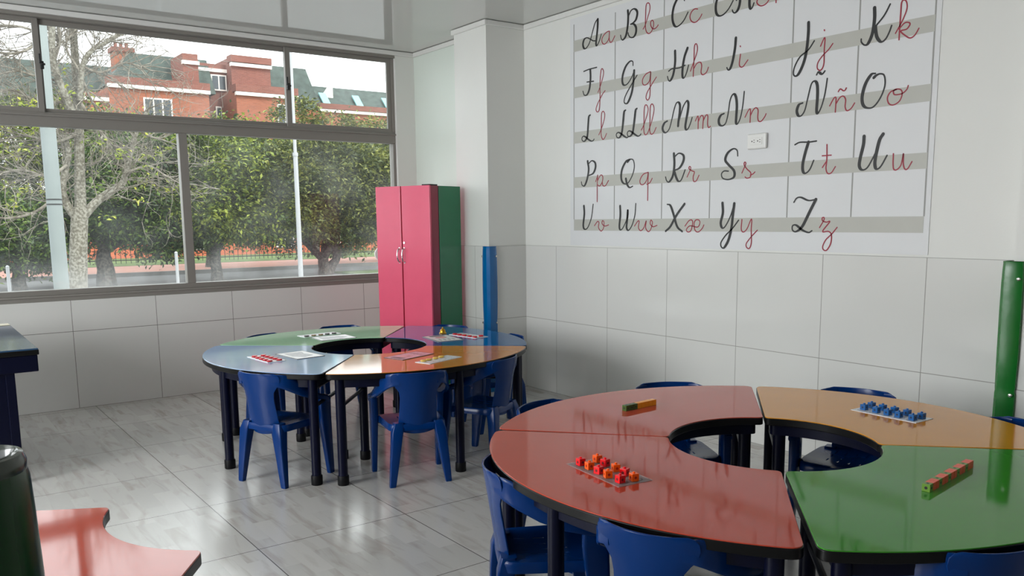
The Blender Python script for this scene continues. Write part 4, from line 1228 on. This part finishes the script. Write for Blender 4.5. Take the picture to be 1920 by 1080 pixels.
h2 = thing('brick_row_house', 'long red brick row house with slate roof and skylights behind the right upper window', 'building')
hbox('wall', M['brick'], h2, 23.4, 40, 59, 66, G, 9.35)
cornice_band(h2, 25.9, 40, 59, 9.3, .2)
hbox('parapet', M['brick_dk'], h2, 25.8, 40, 58.75, 59.4, 9.52, 9.9)
mansard(h2, 23.4, 40, 59.4, 67, 9.5, 11.5, .3, .3, 2.2)
for x in (26.8, 29.5, 32.0):
    v = [(x - .28, 59.75, 9.95), (x + .28, 59.75, 9.95), (x + .28, 60.65, 10.85), (x - .28, 60.65, 10.85)]
    mx = MB().add(v + [(a, b - .08, c + .05) for a, b, c in v], [(0, 1, 2, 3), (4, 5, 6, 7), (0, 1, 5, 4), (1, 2, 6, 5), (2, 3, 7, 6), (3, 0, 4, 7)])
    mx.build('skylight', M['skyl'], h2, smooth=0)
gb = MB().prism([(26.6, 10.5), (27.7, 10.5), (27.7, 11.5)], -.6, .6, mx=Matrix.Translation((0, 61.2, 0)) @ Matrix.Rotation(PI / 2, 4, 'X'))
gb.build('gable', M['band'], h2, smooth=0)

h3 = thing('garden_house', 'low orange brick house glimpsed under the trees behind the iron fence', 'building')
hbox('wall', M['brick_or'], h3, 3, 26, 44, 49, G, 2.6)
hbox('roof', M['slate'], h3, 2.8, 26.2, 43.7, 49.3, 2.6, 2.9)
for x in (12.2, 16.5, 19.2):
    window(h3, x, x + 1.0, .05, .75, 44, 1)

# ------------------------------------------------------------------ outside: trees
def foliage(blobs, n, ls, rng, clusters, spread=.30):
    vol = [b[3] * b[4] * b[5] for b in blobs]
    cl = []
    for _ in range(clusters):
        b = rng.choices(blobs, vol)[0]
        while True:
            d = Vector((rng.gauss(0, 1), rng.gauss(0, 1), rng.gauss(0, 1)))
            if d.length > .01: break
        d.normalize()
        rr = rng.uniform(.45, 1) ** .6
        p = Vector((b[0] + d.x * b[3] * rr, b[1] + d.y * b[4] * rr, b[2] + d.z * b[5] * rr))
        cl.append((p, d))
    v, f = [], []
    for _ in range(n):
        p, d = rng.choice(cl)
        q = p + Vector((rng.gauss(0, spread), rng.gauss(0, spread), rng.gauss(0, spread * .55)))
        ax = Vector((rng.gauss(0, 1), rng.gauss(0, 1), rng.gauss(-.25, .6))) + d * .5
        ax.normalize()
        nn = Vector((rng.gauss(0, .6), rng.gauss(0, .6), 1)).normalized()
        si = ax.cross(nn)
        if si.length < .05: continue
        si.normalize()
        L = ls * rng.uniform(.7, 1.3); w = L * .24
        up = si.cross(ax)
        o = len(v)
        v += [tuple(q), tuple(q + ax * L * .5 + si * w + up * .015), tuple(q + ax * L), tuple(q + ax * L * .5 - si * w + up * .015)]
        f += [(o, o + 1, o + 2), (o, o + 2, o + 3)]
    mb = MB(); mb.v, mb.f, mb.mi = v, f, [0] * len(f)
    return mb

def wob(p, q, rng, k=5, a=.12):
    p, q = Vector(p), Vector(q)
    L = (q - p).length
    return catmull([p] + [p.lerp(q, i / k) + Vector((rng.gauss(0, a), rng.gauss(0, a), rng.gauss(0, a * .5))) * L * .25 for i in range(1, k)] + [q], 3)

def tree(name, label, base, trunk_r, fork, blobs, n, ls, lm, seed, group='street trees beyond the window', clusters=280, spread=.30, stems=1):
    rng = random.Random(seed)
    t = thing(name, label, 'tree', base, 0, group)
    b0 = Vector(base)
    rel = [(b[0] - b0.x, b[1] - b0.y, b[2] - b0.z, b[3], b[4], b[5]) for b in blobs]
    for s in range(stems):
        fk = Vector((rng.uniform(-.5, .5) * (s > 0) * 1.4, rng.uniform(-.3, .3), fork * rng.uniform(.85, 1.1)))
        P = wob((0, 0, -.05), fk, rng, 4, .10)
        tr = MB().tube(P, [trunk_r * (1.15 - .45 * i / (len(P) - 1)) / (1 + .25 * (stems > 1)) for i in range(len(P))], 10).build('trunk', M['bark'], t)
        for k, b in enumerate(rel):
            if stems > 1 and k % stems != s: continue
            e = Vector(b[:3]) + Vector((rng.uniform(-.4, .4) * b[3], 0, b[5] * .3))
            Q = wob(fk, e, rng, 4, .2)
            MB().tube(Q, [trunk_r * .55 * (1 - .8 * i / (len(Q) - 1)) for i in range(len(Q))], 7).build('branch', M['bark'], tr)
    fo = foliage(rel, n, ls, rng, clusters, spread).build('foliage', lm, t, smooth=0, recalc=False)
    return t

tree('evergreen_tree', 'low dark evergreen at the far left edge of the window behind the pole', (2.75, 27, G), .17, 1.0,
     [(2.0, 27, 1.25, 1.3, 1.2, .95), (3.3, 27.2, 1.0, 1.0, 1.1, .85), (1.2, 27.5, 1.6, 1.2, 1.2, 1.1)], 22000, .15, M['leaf_a'], 11)
tree('evergreen_tree', 'dense dark evergreen right behind the lichen covered bare tree', (4.95, 27, G), .26, 1.0,
     [(5.6, 27, 2.2, 1.7, 1.4, 1.3), (6.7, 27.2, 1.4, 1.3, 1.3, 1.0), (4.6, 27.3, 1.6, 1.0, 1.2, 1.0), (6.0, 27.4, 3.3, 1.5, 1.3, .9)], 40000, .15, M['leaf_a'], 12, clusters=420)
tree('evergreen_tree', 'bushy evergreen right of the window mullion with two dark stems', (8.0, 26.5, G), .22, .9,
     [(8.0, 26.6, 2.0, 1.5, 1.3, 1.3), (9.2, 26.8, 1.9, 1.2, 1.2, 1.2), (8.3, 26.9, 3.2, 1.6, 1.3, 1.0)], 32000, .15, M['leaf_b'], 13, clusters=380, stems=2)
tree('evergreen_tree', 'broad evergreen with spreading stems at the centre of the right window pane', (11.75, 27, G), .24, .55,
     [(10.2, 27, 2.3, 1.5, 1.4, 1.5), (11.8, 27, 2.8, 1.8, 1.5, 1.4), (13.4, 27.1, 2.3, 1.5, 1.4, 1.5), (11.0, 27.2, 1.3, 1.3, 1.2, .8), (12.8, 27.2, 1.2, 1.3, 1.2, .8), (14.8, 27.5, 2.9, 1.4, 1.4, 1.2)], 80000, .15, M['leaf_c'], 14, clusters=560, stems=3)
tree('evergreen_tree', 'tall mid green tree filling the gap behind the window mullion', (9.8, 33, G), .25, 2.0,
     [(8.6, 33, 3.6, 1.9, 1.5, 1.5), (10.6, 33, 3.9, 1.9, 1.5, 1.5), (12.6, 33, 3.6, 1.8, 1.5, 1.5), (9.5, 33, 2.2, 2.2, 1.5, 1.1), (12.3, 33.2, 2.2, 2.2, 1.5, 1.1)], 36000, .17, M['leaf_b'], 15, clusters=420)
tree('evergreen_tree', 'tall yellowish tree behind the bare branches at upper left', (4.5, 34, G), .25, 2.6,
     [(3.4, 34, 4.2, 1.9, 1.5, 1.6), (5.5, 34, 4.4, 2.0, 1.5, 1.7), (7.3, 34, 3.8, 1.7, 1.5, 1.7), (5.0, 34, 2.6, 2.6, 1.5, 1.3), (2.2, 34, 2.8, 1.8, 1.5, 1.5)], 34000, .17, M['leaf_b'], 16, clusters=420)
tree('evergreen_tree', 'mid green tree at the right end of the street beyond the pink cabinet', (17.2, 32, G), .25, 1.6,
     [(15.2, 32, 3.2, 1.9, 1.5, 1.7), (17.2, 32, 3.6, 1.9, 1.5, 1.7), (19.2, 32, 3.2, 1.9, 1.5, 1.7), (16.5, 32, 1.9, 2.4, 1.5, 1.2)], 32000, .17, M['leaf_c'], 17, clusters=420)
tree('sparse_tree', 'sparse pale tree top in front of the row house in the right upper window', (17.0, 40, G), .2, 4.2,
     [(16.4, 40, 6.2, 1.3, 1.0, 1.1), (18.2, 40, 6.0, 1.7, 1.0, .7), (20.3, 40, 5.9, 1.6, 1.0, .7), (22.0, 40, 5.7, 1.5, 1.0, .6)], 6500, .2, M['leaf_c'], 18, clusters=160, spread=.25)

# bare tree with lichen covered trunk
bt = thing('bare_tree', 'bare grey tree with lichen covered trunk and tangled twigs in the left pane', 'tree', (2.62, 17, G))
LIMBS = [
    ('trunk', .165, .135, [(2.60, -0.45), (2.62, -0.03), (2.69, 0.93), (2.75, 1.5), (2.77, 1.7)]),
    ('limb', .105, .055, [(2.77, 1.5), (2.80, 1.9), (2.83, 2.27), (2.88, 3.02), (2.91, 3.58), (2.93, 4.13), (2.95, 4.88), (2.96, 5.6)]),
    ('limb', .085, .035, [(2.74, 1.45), (3.00, 1.75), (3.23, 1.94), (3.52, 2.13), (3.62, 2.36), (3.74, 2.72), (3.88, 3.12), (4.13, 3.56)]),
    ('limb', .075, .04, [(2.74, 1.45), (2.58, 1.73), (2.52, 2.03), (2.62, 2.45), (2.68, 2.68), (2.63, 3.00)]),
    ('limb', .055, .02, [(2.91, 3.58), (3.00, 4.18), (3.17, 4.47), (3.38, 4.61), (3.63, 4.79), (4.01, 4.96)]),
    ('limb', .07, .05, [(2.88, 3.02), (2.70, 3.56), (2.52, 4.18), (2.54, 4.85), (2.54, 5.5)]),
    ('limb', .04, .02, [(2.52, 4.18), (2.65, 4.55), (2.66, 4.91), (2.7, 5.4)]),
    ('limb', .028, .012, [(2.62, 2.45), (2.31, 2.25), (1.90, 2.34), (1.42, 2.24), (.9, 2.1)]),
    ('limb', .028, .012, [(2.52, 2.03), (2.09, 1.65), (1.60, 1.52), (1.22, 1.61), (.7, 1.5)]),
    ('limb', .024, .010, [(3.62, 2.36), (4.00, 2.47), (4.28, 2.30), (4.56, 2.15)]),
    ('limb', .03, .012, [(2.91, 3.58), (3.10, 3.22), (3.35, 2.90), (3.6, 2.6)]),
    ('limb', .026, .012, [(2.93, 4.13), (3.13, 3.59), (3.41, 3.14)]),
    ('limb', .03, .010, [(2.54, 4.85), (2.2, 4.4), (1.8, 4.25), (1.3, 4.3)]),
    ('limb', .03, .010, [(2.70, 3.56), (2.3, 3.5), (1.9, 3.7), (1.5, 3.6), (1.0, 3.7)]),
    ('limb', .026, .010, [(2.88, 3.02), (2.45, 2.85), (2.0, 2.95), (1.5, 2.8), (1.0, 2.9)]),
    ('limb', .026, .010, [(3.88, 3.12), (4.2, 3.0), (4.6, 3.15)]),
    ('limb', .026, .010, [(2.54, 4.6), (2.1, 4.75), (1.6, 4.7), (1.1, 4.85)]),
    ('limb', .024, .009, [(2.6, 3.9), (2.2, 3.95), (1.7, 4.05), (1.2, 3.95)]),
    ('limb', .024, .009, [(3.0, 4.18), (3.3, 4.1), (3.7, 4.3), (4.1, 4.2)]),
    ('limb', .022, .009, [(2.93, 4.13), (2.75, 4.5), (3.0, 4.9), (3.2, 5.3)]),
]
rng = random.Random(5)
tw = MB()
def twig(p, d, L, r, depth):
    k = 4
    P = [p]
    dd = d.copy()
    for i in range(k):
        dd = (dd + Vector((rng.gauss(0, .25), rng.gauss(0, .2), rng.gauss(.02, .25)))).normalized()
        P.append(P[-1] + dd * L / k)
    tw.tube(P, [r * (1 - .75 * i / k) for i in range(k + 1)], 4, cap=False)
    if depth > 0:
        for _ in range(rng.choice((2, 3, 3))):
            i = rng.randint(1, k)
            nd = (dd + Vector((rng.gauss(0, .8), rng.gauss(0, .5), rng.gauss(.05, .7)))).normalized()
            twig(P[i], nd, L * rng.uniform(.45, .75), r * .6, depth - 1)
rb = Vector((2.62, 17, G))
for nm, r0, r1, pts in LIMBS:
    ph = rng.uniform(-.3, .3)
    P3 = catmull([Vector((x, 17 + (0 if nm == 'trunk' else ph * i * .35), z)) - rb for i, (x, z) in enumerate(pts)], 5)
    n = len(P3)
    MB().tube(P3, [r0 + (r1 - r0) * i / (n - 1) for i in range(n)], 12 if nm == 'trunk' else 8).build(nm, M['lichen'] if nm == 'trunk' or r0 > .04 else M['twig'], bt)
    if nm == 'trunk': continue
    st = 14 if r0 > .1 else 3
    for i in range(st, n, 3 if nm == 'trunk' else 2):
        for _ in range(3 if P3[i].z > 3.2 else 2):
            d = (P3[i] - P3[i - 1]).normalized()
            if nm == 'trunk':
                d = Vector((rng.choice((-1, -1, 1)), 0, .3))
            d = (d + Vector((rng.gauss(-.15, .6), rng.gauss(0, .5), rng.gauss(.05, .5)))).normalized()
            twig(P3[i], d, rng.uniform(.5, 1.1), .011, 2)
o = tw.build('twigs', M['twig'], bt, smooth=0, recalc=False)
o['kind'] = 'stuff'
lf = foliage([(3.0 - rb.x, 0, 2.9 - G, 1.6, .8, 1.5), (1.6 - rb.x, 0, 2.9 - G, 1.0, .8, 1.2)], 500, .09, rng, 45, .09).build('young_leaves', M['leaf_y'], bt, smooth=0, recalc=False)
